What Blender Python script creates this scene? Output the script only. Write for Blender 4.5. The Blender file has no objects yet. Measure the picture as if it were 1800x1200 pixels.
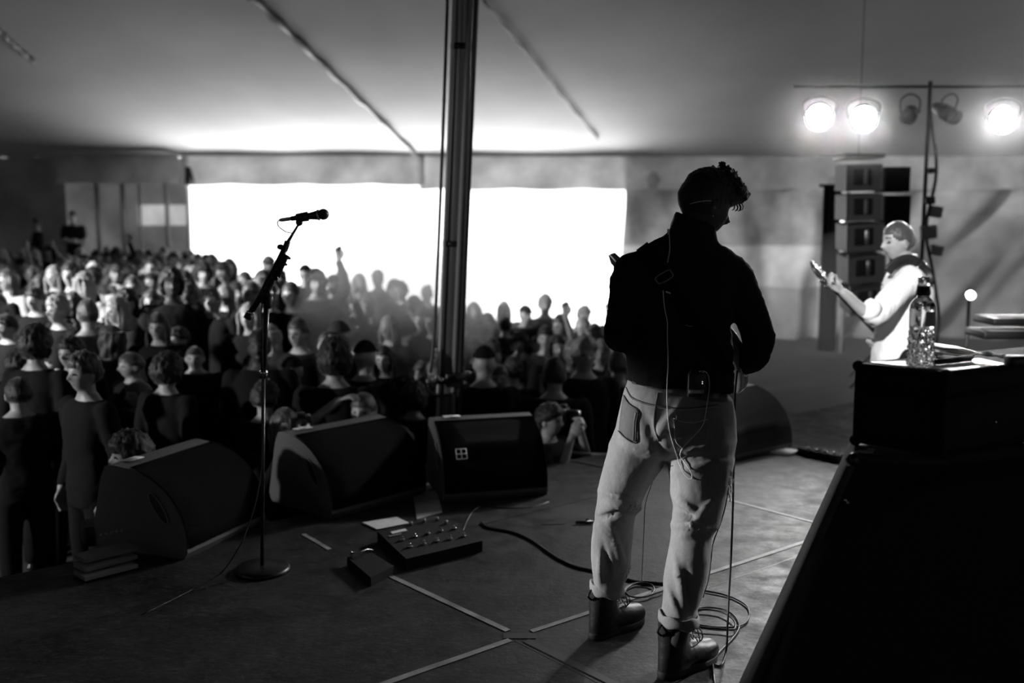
import bpy, bmesh, math, random
from mathutils import Vector, Matrix, noise
from mathutils.bvhtree import BVHTree
random.seed(7)
sc = bpy.context.scene
COL = sc.collection
pi = math.pi
# ------------------------------------------------------------------ camera
F = 1750.0; CH = 1.58; TH = math.atan(210 / F)
cam_d = bpy.data.cameras.new('camera'); cam = bpy.data.objects.new('camera', cam_d); COL.objects.link(cam)
cam.location = (0, 0, CH); cam.rotation_euler = (pi / 2 - TH, 0, 0)
cam_d.sensor_width = 36; cam_d.lens = 36 * F / 1800; cam_d.clip_end = 500
cam_d.dof.use_dof = True; cam_d.dof.focus_distance = 3.75; cam_d.dof.aperture_fstop = 1.5
sc.camera = cam
sc.view_settings.view_transform = 'Standard'; sc.view_settings.look = 'None'
sc.view_settings.exposure = 0; sc.view_settings.gamma = 1
sc.cycles.use_denoising = True
sc.cycles.volume_step_rate = 2; sc.cycles.volume_bounces = 0; sc.cycles.max_bounces = 6
sc.cycles.sample_clamp_indirect = 4
# ------------------------------------------------------------------ world: white overcast daylight outside the tent
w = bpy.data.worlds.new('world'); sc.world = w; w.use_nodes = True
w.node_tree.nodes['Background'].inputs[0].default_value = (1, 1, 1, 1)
# bright sky, plus a steep lobe added for sunlit ground to brighten the roof
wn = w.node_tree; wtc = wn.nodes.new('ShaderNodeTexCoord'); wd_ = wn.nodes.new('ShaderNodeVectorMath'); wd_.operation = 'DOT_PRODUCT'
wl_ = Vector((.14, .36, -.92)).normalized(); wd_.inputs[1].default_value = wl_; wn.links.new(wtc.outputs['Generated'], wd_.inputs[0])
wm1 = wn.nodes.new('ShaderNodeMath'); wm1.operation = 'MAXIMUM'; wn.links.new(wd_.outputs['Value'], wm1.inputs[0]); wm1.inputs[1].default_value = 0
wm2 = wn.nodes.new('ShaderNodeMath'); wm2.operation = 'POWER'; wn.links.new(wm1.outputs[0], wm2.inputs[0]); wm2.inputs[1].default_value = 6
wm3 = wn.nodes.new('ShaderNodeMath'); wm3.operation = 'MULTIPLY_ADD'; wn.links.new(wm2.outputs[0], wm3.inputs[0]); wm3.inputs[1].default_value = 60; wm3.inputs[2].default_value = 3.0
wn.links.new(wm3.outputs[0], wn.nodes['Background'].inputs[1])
WALLY = 24.0
def ray(px, py):
    xc = (px - 900) / F; yc = -(py - 600) / F
    return Vector((xc, math.cos(TH) + yc * math.sin(TH), -math.sin(TH) + yc * math.cos(TH)))
def at(px, py, Y):
    d = ray(px, py); return Vector((0, 0, CH)) + d * (Y / d.y)
def gnd(px, py, z=0.0):
    d = ray(px, py); return Vector((0, 0, CH)) + d * ((z - CH) / d.z)
# daylight enters through the opening: sampling portal lying in it
O0 = at(332, 324, WALLY); O1 = at(1097, 328, WALLY)
pl = bpy.data.lights.new('opening_portal', 'AREA'); pl.shape = 'RECTANGLE'
pl.size = O1.x - O0.x; pl.size_y = O0.z + 1.3; pl.cycles.is_portal = True
po = bpy.data.objects.new('opening_portal', pl); COL.objects.link(po)
po.location = ((O0.x + O1.x) / 2, WALLY + .02, (O0.z - 1.3) / 2); po.rotation_euler = (-pi / 2, 0, 0)
def spot(name, loc, target, watts, angle=50, blend=.6, size=.08):
    l = bpy.data.lights.new(name, 'SPOT'); l.energy = watts; l.spot_size = math.radians(angle); l.spot_blend = blend; l.shadow_soft_size = size
    o = bpy.data.objects.new(name, l); COL.objects.link(o); o.location = loc
    o.rotation_euler = (Vector(target) - Vector(loc)).to_track_quat('-Z', 'Y').to_euler(); return o
# stage lamps outside the frame: a tree at stage left side and the front truss, plus a wall fill
spot('side_lamp_light', (-10.5, 5.2, 3.6), (-2.6, 12.0, .2), 11500, 50, .8, .12)
spot('side_lamp_light', (-7.5, 3.4, 1.7), (-1.2, 7.7, .35), 1250, 43, .9, .1)
spot('side_lamp_light', (-4.8, 3.62, 1.2), (1.1, 3.5, .42), 1500, 13, .5, .08)
spot('overhead_lamp_light', (-.6, .7, 3.7), (2.42, 6.2, 1.05), 3000, 12, .6, .08)
spot('wall_fill_light', (3.4, 18.0, 1.6), (11, 24, .2), 1000, 60, .9, .1)  # added fill, no lamp here: grazes the right wall to bring out its folds
spot('rear_lamp_light', (5.6, 6.6, 3.4), (1.25, 2.95, 0), 2200, 20, .9, .08)
# the lamps on the bar seen in the photograph shine over the stage
LAMPS = [(1440, 205), (1518, 208), (1763, 210)]
LY = 9.0
for lx, ly in LAMPS:
    p = at(lx, ly, LY - .16); spot('bar_lamp_light', p, (p.x * .25 - 1.2, 1.0, .2), 320, 70, .8, .09)

# ------------------------------------------------------------------ materials
def mat(name, g, rough=.6, metal=0, noise_amt=0, scale=8, bump=0, bscale=None, stretch=(1, 1, 1), spec=.5, coat=0, sheen=0):
    m = bpy.data.materials.new(name); m.use_nodes = True; nt = m.node_tree; b = nt.nodes['Principled BSDF']
    b.inputs['Base Color'].default_value = (g, g, g, 1); b.inputs['Roughness'].default_value = rough; b.inputs['Metallic'].default_value = metal
    b.inputs['Specular IOR Level'].default_value = spec; b.inputs['Coat Weight'].default_value = coat
    if sheen: b.inputs['Sheen Weight'].default_value = sheen; b.inputs['Sheen Roughness'].default_value = .35
    if noise_amt or bump:
        tc = nt.nodes.new('ShaderNodeTexCoord'); mp = nt.nodes.new('ShaderNodeMapping'); mp.inputs['Scale'].default_value = stretch
        nt.links.new(tc.outputs['Object'], mp.inputs[0])
        n = nt.nodes.new('ShaderNodeTexNoise'); n.inputs['Scale'].default_value = scale; n.inputs['Detail'].default_value = 5
        nt.links.new(mp.outputs[0], n.inputs['Vector'])
        if noise_amt:
            r = nt.nodes.new('ShaderNodeMapRange'); r.inputs['From Min'].default_value = .3; r.inputs['From Max'].default_value = .7
            r.inputs['To Min'].default_value = g * (1 - noise_amt); r.inputs['To Max'].default_value = g * (1 + noise_amt)
            nt.links.new(n.outputs[0], r.inputs[0]); nt.links.new(r.outputs[0], b.inputs['Base Color'])
        if bump:
            n2 = n
            if bscale:
                n2 = nt.nodes.new('ShaderNodeTexNoise'); n2.inputs['Scale'].default_value = bscale; n2.inputs['Detail'].default_value = 3
                nt.links.new(mp.outputs[0], n2.inputs['Vector'])
            bp = nt.nodes.new('ShaderNodeBump'); bp.inputs['Strength'].default_value = bump; bp.inputs['Distance'].default_value = .01
            nt.links.new(n2.outputs[0], bp.inputs['Height']); nt.links.new(bp.outputs[0], b.inputs['Normal'])
    return m
def emit(name, s):
    m = bpy.data.materials.new(name); m.use_nodes = True; nt = m.node_tree; nt.nodes.clear()
    e = nt.nodes.new('ShaderNodeEmission'); e.inputs[1].default_value = s; o = nt.nodes.new('ShaderNodeOutputMaterial'); nt.links.new(e.outputs[0], o.inputs[0]); return m
def fabric(name, g, trans, band=None, nscale=1.2, namt=.25):
    """tent fabric: diffuse + daylight passing through; band = (z0, z1, g, trans) a strip with paler, more translucent colour"""
    m = bpy.data.materials.new(name); m.use_nodes = True; nt = m.node_tree; nt.nodes.clear(); L = nt.links.new
    out = nt.nodes.new('ShaderNodeOutputMaterial'); add = nt.nodes.new('ShaderNodeAddShader')
    d = nt.nodes.new('ShaderNodeBsdfDiffuse'); t = nt.nodes.new('ShaderNodeBsdfTranslucent')
    L(d.outputs[0], add.inputs[0]); L(t.outputs[0], add.inputs[1]); L(add.outputs[0], out.inputs[0])
    tc = nt.nodes.new('ShaderNodeTexCoord'); n = nt.nodes.new('ShaderNodeTexNoise'); n.inputs['Scale'].default_value = nscale; n.inputs['Detail'].default_value = 4
    L(tc.outputs['Object'], n.inputs['Vector'])
    r = nt.nodes.new('ShaderNodeMapRange'); r.inputs['From Min'].default_value = .3; r.inputs['From Max'].default_value = .7
    r.inputs['To Min'].default_value = 1 - namt; r.inputs['To Max'].default_value = 1 + namt; L(n.outputs[0], r.inputs[0])
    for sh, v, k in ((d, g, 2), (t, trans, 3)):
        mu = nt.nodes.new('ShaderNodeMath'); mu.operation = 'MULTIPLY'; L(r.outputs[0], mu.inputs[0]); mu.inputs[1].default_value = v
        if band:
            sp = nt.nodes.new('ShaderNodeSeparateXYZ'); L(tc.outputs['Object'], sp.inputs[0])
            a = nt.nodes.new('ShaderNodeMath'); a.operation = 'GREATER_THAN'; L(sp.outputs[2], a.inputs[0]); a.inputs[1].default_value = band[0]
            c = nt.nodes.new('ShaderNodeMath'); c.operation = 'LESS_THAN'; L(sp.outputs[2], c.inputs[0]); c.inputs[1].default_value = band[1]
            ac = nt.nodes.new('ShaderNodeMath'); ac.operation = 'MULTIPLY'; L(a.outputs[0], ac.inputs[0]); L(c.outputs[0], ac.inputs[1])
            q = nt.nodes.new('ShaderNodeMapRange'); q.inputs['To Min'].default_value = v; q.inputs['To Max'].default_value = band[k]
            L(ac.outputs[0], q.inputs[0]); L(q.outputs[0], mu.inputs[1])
        L(mu.outputs[0], sh.inputs['Color'])
    return m
M = dict(
    black=mat('black_plastic', .012, .45), blackrough=mat('black_textured_paint', .014, .75, spec=.2, bump=.5, scale=260, noise_amt=.2),
    metal=mat('bare_metal', .55, .3, 1), dmetal=mat('black_metal', .02, .35, .3, spec=.6), chrome=mat('chrome', .8, .12, 1),
    white=mat('white_paper', .8, .7, noise_amt=.08, scale=20), tape=mat('grey_tape', .30, .55, noise_amt=.35, scale=14), tapedark=mat('black_tape', .03, .5),
    wool=mat('black_knit', .016, .95, bump=.35, scale=180, spec=.12), skin=mat('skin', .30, .5, noise_amt=.06, scale=30), skin2=mat('skin_brown', .05, .55, spec=.3),
    lips=mat('lips', .2, .5), eye=mat('eye_dark', .03, .2), hair=mat('dark_hair', .012, .55, bump=.9, scale=60, stretch=(1, 1, .25), spec=.4, sheen=.35),
    hairf=mat('fair_hair', .22, .45, bump=.9, scale=60, stretch=(1, 1, .25), sheen=.5), hairb=mat('brown_hair', .05, .42, bump=.9, scale=60, stretch=(1, 1, .25), sheen=.5),
    t0=mat('black_cotton', .009, .95, spec=.15), t1=mat('charcoal_cotton', .016, .95, spec=.15), t2=mat('grey_cotton', .07, .9, spec=.2), t3=mat('pale_cotton', .4, .85),
    shirt=mat('white_shirt_cloth', .75, .8, bump=.4, scale=9), leather=mat('black_leather', .012, .45, bump=.25, scale=40, spec=.35),
    rubber=mat('rubber', .015, .7), cable=mat('black_cable', .014, .45), wcable=mat('pale_cable', .72, .4), wood=mat('pale_lacquer', .2, .25, coat=.4),
    wooddark=mat('dark_lacquer', .03, .25, coat=.4), rope=mat('rope', .12, .8), pole=mat('galvanised_pole', .28, .42, .75, noise_amt=.25, scale=6, stretch=(1, 1, .2)),
    grey=mat('grey_plastic', .2, .5), lgrey=mat('light_grey_paint', .42, .6), led=emit('led', 1.2), cloth=mat('black_drape_cloth', .018, .95, spec=.1, bump=.4, scale=12),
)
# ------------------------------------------------------------------ mesh helpers
def tag(o, label=None, cat=None, group=None, kind=None):
    if label: o['label'] = label
    if cat: o['category'] = cat
    if group: o['group'] = group
    if kind: o['kind'] = kind
    return o
def link(name, me, m=None, parent=None, smooth=True):
    if isinstance(me, bmesh.types.BMesh):
        bm = me; bmesh.ops.recalc_face_normals(bm, faces=bm.faces); me = bpy.data.meshes.new(name); bm.to_mesh(me); bm.free()
    o = bpy.data.objects.new(name, me); COL.objects.link(o)
    if m is not None:
        for k in (m if isinstance(m, (list, tuple)) else [m]): me.materials.append(k)
    if smooth:
        me.polygons.foreach_set('use_smooth', [True] * len(me.polygons))
    if parent: o.parent = parent; o.matrix_parent_inverse = parent.matrix_world.inverted()
    return o
def flat(o):
    o.data.polygons.foreach_set('use_smooth', [False] * len(o.data.polygons)); return o
def empty(name, loc, label=None, cat=None, group=None, rz=0):
    o = bpy.data.objects.new(name, None); COL.objects.link(o); o.location = loc; o.rotation_euler = (0, 0, rz); o.empty_display_size = .1
    o.matrix_world = Matrix.Translation(Vector(loc)) @ Matrix.Rotation(rz, 4, 'Z')
    return tag(o, label, cat, group)
def B(): return bmesh.new()
def loft(bm, rings, closed=True, cap=True):
    vs = [[bm.verts.new(p) for p in r] for r in rings]; n = len(vs[0])
    for a, b in zip(vs, vs[1:]):
        for i in range(n if closed else n - 1):
            bm.faces.new((a[i], a[(i + 1) % n], b[(i + 1) % n], b[i]))
    if cap and closed:
        for r, fl in ((vs[0], True), (vs[-1], False)):
            c = bm.verts.new(sum((v.co for v in r), Vector()) / n)
            for i in range(n):
                t = (r[(i + 1) % n], r[i], c) if fl else (r[i], r[(i + 1) % n], c)
                bm.faces.new(t)
    return vs
def ell(c, rx, ry, n=24, p=2.0, rot=0):
    c = Vector(c); out = []
    for i in range(n):
        a = 2 * pi * i / n; ca, sa = math.cos(a), math.sin(a)
        x = math.copysign(abs(ca) ** (2 / p), ca) * rx; y = math.copysign(abs(sa) ** (2 / p), sa) * ry
        out.append(c + Vector((x * math.cos(rot) - y * math.sin(rot), x * math.sin(rot) + y * math.cos(rot), 0)))
    return out
def spline(pts, k=6):
    pts = [Vector(p) for p in pts]; q = [pts[0] * 2 - pts[1]] + pts + [pts[-1] * 2 - pts[-2]]; out = []
    for i in range(1, len(q) - 2):
        a, b, c, d = q[i - 1:i + 3]
        for j in range(k):
            t = j / k; out.append(.5 * ((2 * b) + (c - a) * t + (2 * a - 5 * b + 4 * c - d) * t * t + (3 * b - a - 3 * c + d) * t ** 3))
    out.append(pts[-1]); return out
def tube(bm, pts, rad, n=12, flatk=1.0, up=None, cap=True):
    pts = [Vector(p) for p in pts]; m = len(pts)
    if not hasattr(rad, '__len__'): rad = [rad] * m
    rings = []; prev = None
    for i, p in enumerate(pts):
        t = (pts[min(i + 1, m - 1)] - pts[max(i - 1, 0)])
        t = t.normalized() if t.length > 1e-9 else Vector((0, 0, 1))
        if prev is None:
            u = Vector(up) if up else (Vector((0, 0, 1)) if abs(t.z) < .9 else Vector((1, 0, 0)))
        else: u = prev
        u = (u - t * u.dot(t)).normalized(); v = t.cross(u); prev = u
        rings.append([p + (v * math.cos(2 * pi * j / n) + u * math.sin(2 * pi * j / n) * flatk) * rad[i] for j in range(n)])
    loft(bm, rings, cap=cap); return bm
def limb(bm, pts, rad, n=14, flatk=1.0, up=None, k=5):
    """tapered rounded limb along joints"""
    P = spline(pts, k); m = len(pts); R = []
    for i in range(len(P)):
        s = i / (len(P) - 1) * (m - 1); a = min(int(s), m - 2); f = s - a; R.append(rad[a] * (1 - f) + rad[a + 1] * f)
    t0 = (P[0] - P[1]).normalized(); t1 = (P[-1] - P[-2]).normalized()
    P = [P[0] + t0 * R[0] * .85, P[0] + t0 * R[0] * .5] + P + [P[-1] + t1 * R[-1] * .5, P[-1] + t1 * R[-1] * .85]
    R = [R[0] * .45, R[0] * .85] + R + [R[-1] * .85, R[-1] * .45]
    return tube(bm, P, R, n, flatk, up)
def ball(bm, c, r, sx=1, sy=1, sz=1, mtx=None, seg=20):
    m4 = Matrix.Translation(Vector(c)) @ (mtx or Matrix()) @ Matrix.Diagonal((r * sx, r * sy, r * sz, 1))
    return bmesh.ops.create_uvsphere(bm, u_segments=seg, v_segments=max(6, seg * 2 // 3), radius=1, matrix=m4)['verts']
def box(bm, c, s, mtx=None, bev=0, seg=2):
    m4 = Matrix.Translation(Vector(c)) @ (mtx or Matrix()) @ Matrix.Diagonal((s[0], s[1], s[2], 1))
    r = bmesh.ops.create_cube(bm, size=1, matrix=m4)
    if bev:
        es = list({e for v in r['verts'] for e in v.link_edges}); bmesh.ops.bevel(bm, geom=es, offset=bev, segments=seg, affect='EDGES', profile=.5)
    return bm
def cyl(bm, a, b, r, n=16, r2=None):
    tube(bm, [a, b], [r, r2 if r2 is not None else r], n); return bm
def prism(bm, poly, vec, mtx=None):
    mtx = mtx or Matrix(); vec = Vector(vec)
    loft_pts = [[mtx @ Vector(p) for p in poly], [mtx @ (Vector(p) + vec) for p in poly]]
    a = [bm.verts.new(p) for p in loft_pts[0]]; b = [bm.verts.new(p) for p in loft_pts[1]]; n = len(a)
    for i in range(n): bm.faces.new((a[i], a[(i + 1) % n], b[(i + 1) % n], b[i]))
    bm.faces.new(a[::-1]); bm.faces.new(b); return bm
def remesh(bm, voxel, smooth=3, fac=.5):
    bmesh.ops.recalc_face_normals(bm, faces=bm.faces)
    me = bpy.data.meshes.new('tmp'); bm.to_mesh(me); bm.free(); o = bpy.data.objects.new('tmp', me); COL.objects.link(o)
    md = o.modifiers.new('r', 'REMESH'); md.mode = 'VOXEL'; md.voxel_size = voxel
    if smooth:
        s = o.modifiers.new('s', 'SMOOTH'); s.iterations = smooth; s.factor = fac
    dg = bpy.context.evaluated_depsgraph_get(); e = o.evaluated_get(dg); out = bpy.data.meshes.new_from_object(e)
    bpy.data.objects.remove(o); bpy.data.meshes.remove(me); return out
def bvh_of(objs):
    vs = []; fs = []
    for o in objs:
        k = len(vs); mw = o.matrix_world; vs += [mw @ v.co for v in o.data.vertices]; fs += [[k + i for i in p.vertices] for p in o.data.polygons]
    return BVHTree.FromPolygons(vs, fs)
def stick(px, py, tree, off=.003, Y=3.4):
    d = ray(px, py).normalized(); h = tree.ray_cast(Vector((0, 0, CH)), d)
    if h[0] is None: return at(px, py, Y)
    nrm = h[1] if h[1].dot(d) < 0 else -h[1]
    return h[0] + nrm * off
def fbm(p, s): return noise.fractal(Vector(p) * s, 1.0, 2.0, 4)
def ss(x): x = max(0, min(1, x)); return x * x * (3 - 2 * x)
# ------------------------------------------------------------------ setting
U = Vector((.772, .636, 0)); N = Vector((-.636, .772, 0))      # along the stage front / towards the audience
SF = 4.78                                                      # stage front edge: N.p
def zg(x, y):
    n = Vector((x, y, 0)).dot(N)
    return -1.22 + .5 * ss(-x / 2.8) * ss((n - 5.0) / 1.3)
floor_m = mat('stage_deck_paint', .05, .5, spec=.25)
nt = floor_m.node_tree; b = nt.nodes['Principled BSDF']; tc = nt.nodes.new('ShaderNodeTexCoord')
def nz(scale, det, fr, to, a, bb, rough=.6, stretch=None, dist=0):
    n = nt.nodes.new('ShaderNodeTexNoise'); n.inputs['Scale'].default_value = scale; n.inputs['Detail'].default_value = det; n.inputs['Roughness'].default_value = rough; n.inputs['Distortion'].default_value = dist
    src = tc.outputs['Object']
    if stretch:
        mp = nt.nodes.new('ShaderNodeMapping'); mp.inputs['Scale'].default_value = stretch; mp.inputs['Rotation'].default_value = (0, 0, .7); nt.links.new(src, mp.inputs[0]); src = mp.outputs[0]
    nt.links.new(src, n.inputs['Vector'])
    r = nt.nodes.new('ShaderNodeMapRange'); r.inputs['From Min'].default_value = fr; r.inputs['From Max'].default_value = to; r.inputs['To Min'].default_value = a; r.inputs['To Max'].default_value = bb
    nt.links.new(n.outputs[0], r.inputs[0]); return r
r1 = nz(2.2, 8, .35, .68, .004, .042, .75, dist=.6); r2 = nz(26, 6, .5, .7, 0, .07, .78, (1, 3, 1), 1.2)
ad = nt.nodes.new('ShaderNodeMath'); nt.links.new(r1.outputs[0], ad.inputs[0]); nt.links.new(r2.outputs[0], ad.inputs[1]); nt.links.new(ad.outputs[0], b.inputs['Base Color'])
r3 = nz(9, 6, .3, .7, .38, .7); nt.links.new(r3.outputs[0], b.inputs['Roughness'])
r4 = nz(30, 5, .3, .7, 0, 1); bp = nt.nodes.new('ShaderNodeBump'); bp.inputs['Strength'].default_value = .25; bp.inputs['Distance'].default_value = .004
nt.links.new(r4.outputs[0], bp.inputs['Height']); nt.links.new(bp.outputs[0], b.inputs['Normal'])
bm = B()
def un(a, b_, z=0): return U * a + N * b_ + Vector((0, 0, z))
prism(bm, [un(-9, -6, -.1), un(16, -6, -.1), un(16, SF, -.1), un(-9, SF, -.1)], (0, 0, .1))
flat(tag(link('floor', bm, floor_m), 'dark scuffed stage deck', kind='structure'))
bm = B(); prism(bm, [un(-9, SF - .03, -1.3), un(16, SF - .03, -1.3), un(16, SF - .03, -.1), un(-9, SF - .03, -.1)], N * .02)
tag(link('trim_1', bm, M['cloth']), 'black stage skirt', kind='structure')
# audience ground
bm = B(); nx, ny = 70, 60; X0, X1, Y0, Y1 = -22, 16, -3, WALLY + .3
g = [[bm.verts.new((X0 + (X1 - X0) * i / nx, Y0 + (Y1 - Y0) * j / ny, zg(X0 + (X1 - X0) * i / nx, Y0 + (Y1 - Y0) * j / ny))) for i in range(nx + 1)] for j in range(ny + 1)]
for j in range(ny):
    for i in range(nx): bm.faces.new((g[j][i], g[j][i + 1], g[j + 1][i + 1], g[j + 1][i]))
tag(link('ground', bm, mat('trampled_ground', .05, .9, noise_amt=.4, scale=3)), 'dark trampled ground under the crowd', kind='structure')
# roof: rises from the eave over the audience, sagging between seams
EZ = at(600, 277, WALLY).z; VZ = O0.z
roof_m = fabric('roof_fabric', .31, .003, None, .35, .12)
def roofz(x, y):
    t = (WALLY - y)
    seam = abs(((x + .28 * t + 40) / 6.5) % 1 - .5) * 2
    return EZ + .255 * t + .0035 * t * t - .12 * (1 - (1 - seam) ** 2) * ss(t / 2) * .6
bm = B(); nx, ny = 120, 70; X0, X1, Y0, Y1 = -22, 18, -6, WALLY + .15
g = [[bm.verts.new((X0 + (X1 - X0) * i / nx, Y0 + (Y1 - Y0) * j / ny, roofz(X0 + (X1 - X0) * i / nx, Y0 + (Y1 - Y0) * j / ny))) for i in range(nx + 1)] for j in range(ny + 1)]
for j in range(ny):
    for i in range(nx): bm.faces.new((g[j][i], g[j][i + 1], g[j + 1][i + 1], g[j + 1][i]))
tag(link('ceiling', bm, roof_m), 'sloping grey fabric tent roof', kind='structure')
bm = B(); prism(bm, [(-9, -5.9, 5.4), (9, -5.9, 5.4), (9, 6.6, 5.9), (-9, 6.6, 5.9)], (0, 0, .04))  # unseen sheet added to keep roof light off the guitarist and deck
tag(link('ceiling_blocker', bm, M['cloth']), 'unseen black sheet added over the stage to block light', kind='structure')
# walls of cloth (thin sheets with folds), one per side of the opening
def cloth_wall(name, xa, xb, ztop, fold, m, step=.07, label=''):
    bm = B(); nx = int((xb - xa) / step); zs = [ztop - (ztop + 1.4) * k / 26 for k in range(27)]
    rows = [[bm.verts.new((xa + (xb - xa) * i / nx, WALLY + fold(xa + (xb - xa) * i / nx, z), z)) for i in range(nx + 1)] for z in zs]
    for a, b_ in zip(rows, rows[1:]):
        for i in range(nx): bm.faces.new((a[i], a[i + 1], b_[i + 1], b_[i]))
    return tag(link(name, bm, m), label, kind='structure')
def fold_r(x, z):
    k = (EZ - z); return .28 * math.sin((x + .5 * k) * 3.1 + k * 1.2 * math.sin(x * .8)) * ss(k / 1.0) + .08 * math.sin(x * 7.3 - k * 2.2) * ss(k / .6) + .06 * math.sin(k * 4 + x)
def fold_q(x, z):
    k = EZ - z; return .26 * math.sin((x + k * 1.1 * ss(k / 3)) * 2.6 + .8 * math.sin(k * 1.3)) * ss(k / 1.2) + .10 * math.sin((x + k * .8) * 6.1)
def fold_l(x, z): return .03 * math.sin(x * 9) + .02 * math.sin(x * 2.3 + z)
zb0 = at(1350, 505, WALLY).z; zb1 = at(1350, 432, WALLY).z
XR = at(1482, 400, WALLY).x
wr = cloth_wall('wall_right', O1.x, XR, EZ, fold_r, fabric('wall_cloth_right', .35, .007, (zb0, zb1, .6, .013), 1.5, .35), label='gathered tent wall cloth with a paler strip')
cloth_wall('wall_right_plain', XR, 18, EZ, fold_q, fabric('wall_cloth_grey', .35, .004, None, 1.0, .4), label='tent wall cloth hanging in diagonal folds at right')
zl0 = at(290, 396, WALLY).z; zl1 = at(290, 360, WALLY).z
XL = at(242, 380, WALLY).x; XM = at(118, 380, WALLY).x
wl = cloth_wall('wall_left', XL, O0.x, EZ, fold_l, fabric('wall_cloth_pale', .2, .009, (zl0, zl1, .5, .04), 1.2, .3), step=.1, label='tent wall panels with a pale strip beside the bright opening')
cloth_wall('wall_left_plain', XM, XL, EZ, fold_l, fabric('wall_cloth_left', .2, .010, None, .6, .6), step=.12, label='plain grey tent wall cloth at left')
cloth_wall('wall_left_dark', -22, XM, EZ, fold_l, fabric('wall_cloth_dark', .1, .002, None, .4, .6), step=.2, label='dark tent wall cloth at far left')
# side walls out of view close the tent
bm = B(); prism(bm, [(-22, -6, -1.4), (-22, WALLY, -1.4), (-22, WALLY, 9), (-22, -6, 12)], (-.05, 0, 0)); tag(link('wall_side', bm, M['t1']), 'tent side wall', kind='structure')
bm = B(); prism(bm, [(18, -6, -1.4), (18, WALLY, -1.4), (18, WALLY, 9), (18, -6, 12)], (.05, 0, 0)); tag(link('wall_stage', bm, M['t1']), 'tent side wall', kind='structure')
bm = B(); prism(bm, [(-22, -6, -1.4), (18, -6, -1.4), (18, -6, 13), (-22, -6, 13)], (0, -.05, 0)); tag(link('wall_rear', bm, M['cloth']), 'black cloth behind the stage', kind='structure')
# valance hanging from the eave, in lengths
def valance(nm, xa, xb, zlow, y, label, m):
    bm = B(); nx = int((xb - xa) / .12); rows = []
    for k in range(7):
        row = []
        for i in range(nx + 1):
            x = xa + (xb - xa) * i / nx; t = k / 6; z = EZ + .04 - (EZ + .04 - zlow) * t - (.035 * abs(math.sin(x * 1.9)) * t)
            row.append(bm.verts.new((x, y - .05 * math.sin(x * 2.1 + 3 * t) * t - .12 * t, z)))
        rows.append(row)
    for a, b_ in zip(rows, rows[1:]):
        for i in range(nx): bm.faces.new((a[i], a[i + 1], b_[i + 1], b_[i]))
    return tag(link(nm, bm, m), label, kind='structure')
vm = fabric('valance_fabric', .5, .026, None, 1.5, .3)
valance('trim_2', O0.x - .1, at(748, 300, WALLY).x, VZ, WALLY - .15, 'pale valance over the bright opening', vm)
valance('trim_3', at(738, 300, WALLY).x, 18, at(950, 332, WALLY).z, WALLY - .1, 'grey valance running right along the eave', vm)
valance('trim_4', at(118, 300, WALLY).x, at(326, 300, WALLY).x, at(250, 322, WALLY).z, WALLY - .5, 'grey valance at the left of the eave', vm)
# wall posts
for i, px in enumerate((-60, 168, 213, 243, 291, 328)):
    p = at(px, 300, WALLY - .12); bm = B(); cyl(bm, (p.x, WALLY - .12, -.9), (p.x, WALLY - .12, EZ - .05), .05 if px != 243 else .035)
    tag(link('tent_post', bm, M['lgrey'] if px in (243, 328) else M['pole']), ['slim tent side post far out at left', 'dark slim post dividing the left tent wall', 'slim post left of the pale wall panels', 'pale slim post beside the grey wall panels', 'slim post between the two pale wall panels', 'pale post at the left edge of the bright opening'][i], 'post', 'side posts of the tent')
# gable edge of left valance (dark opening edge)
bm = B(); p = at(325, 292, WALLY - .6); prism(bm, [p, p + Vector((.12, 0, -.42)), p + Vector((-.02, 0, -.42))], (0, .4, 0)); tag(link('trim_5', bm, M['cloth']), 'dark end of the left valance', kind='structure')
# webbing straps under the roof
def strap(nm, a, b_, label, r=.035):
    A = at(*a, 0 or WALLY - .2); bm = B(); pts = []
    for i in range(25):
        t = i / 24; px = a[0] + (b_[0] - a[0]) * t; py = a[1] + (b_[1] - a[1]) * t; d = ray(px, py)
        lo, hi = 4, WALLY
        for _ in range(40):
            mid = (lo + hi) / 2; q = Vector((0, 0, CH)) + d * (mid / d.y)
            if q.z < roofz(q.x, q.y) - .06: lo = mid
            else: hi = mid
        q = Vector((0, 0, CH)) + d * (lo / d.y); pts.append(q + Vector((.02 * math.sin(i * 2.1), 0, 0)))
    tube(bm, pts, [r * (1 + .35 * math.sin(i * 1.7)) for i in range(25)], 8, 1.6); return tag(link(nm, bm, M['tapedark']), label, 'strap')
strap('roof_strap', (728, 268), (430, -20), 'dark webbing strap running up the tent roof left of the pole', .05)
strap('roof_strap', (1052, 245), (850, 0), 'faint strap under the roof right of the tent pole', .016)
strap('roof_strap', (60, 110), (-40, 20), 'short roof strap at the top left corner', .03)
# tent pole at the stage front (leans a little)
PY = 6.9
pb = at(785, 885, PY); pb.z = zg(pb.x, PY); pt_ = at(816, 0, PY); dirp = (pt_ - at(785, 740, PY)).normalized()
base = at(785, 740, PY); foot = base - dirp * ((base.z - pb.z) / dirp.z); top = base + dirp * ((8.2 - base.z) / dirp.z)
pole = empty('tent_pole', foot, 'tall leaning metal tent pole between the two front floor monitors', 'pole')
bm = B(); tube(bm, [foot, top], [.072, .072], 24); link('shaft', bm, M['pole'], pole)
for dx, r, mm in ((-.062, .012, 'lgrey'), (.045, .02, 'grey'), (.085, .018, 'tapedark')):
    bm = B(); tube(bm, [foot + Vector((dx, -.075, 0)), top + Vector((dx, -.075, 0))], r, 8); link('channel', bm, M[mm], pole)
for t in (.28, .42, .6, .75):
    q = foot.lerp(top, t); bm = B(); tube(bm, [q - dirp * .02, q + dirp * .02], [.082, .082], 20); link('band', bm, M['dmetal'], pole)
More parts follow.
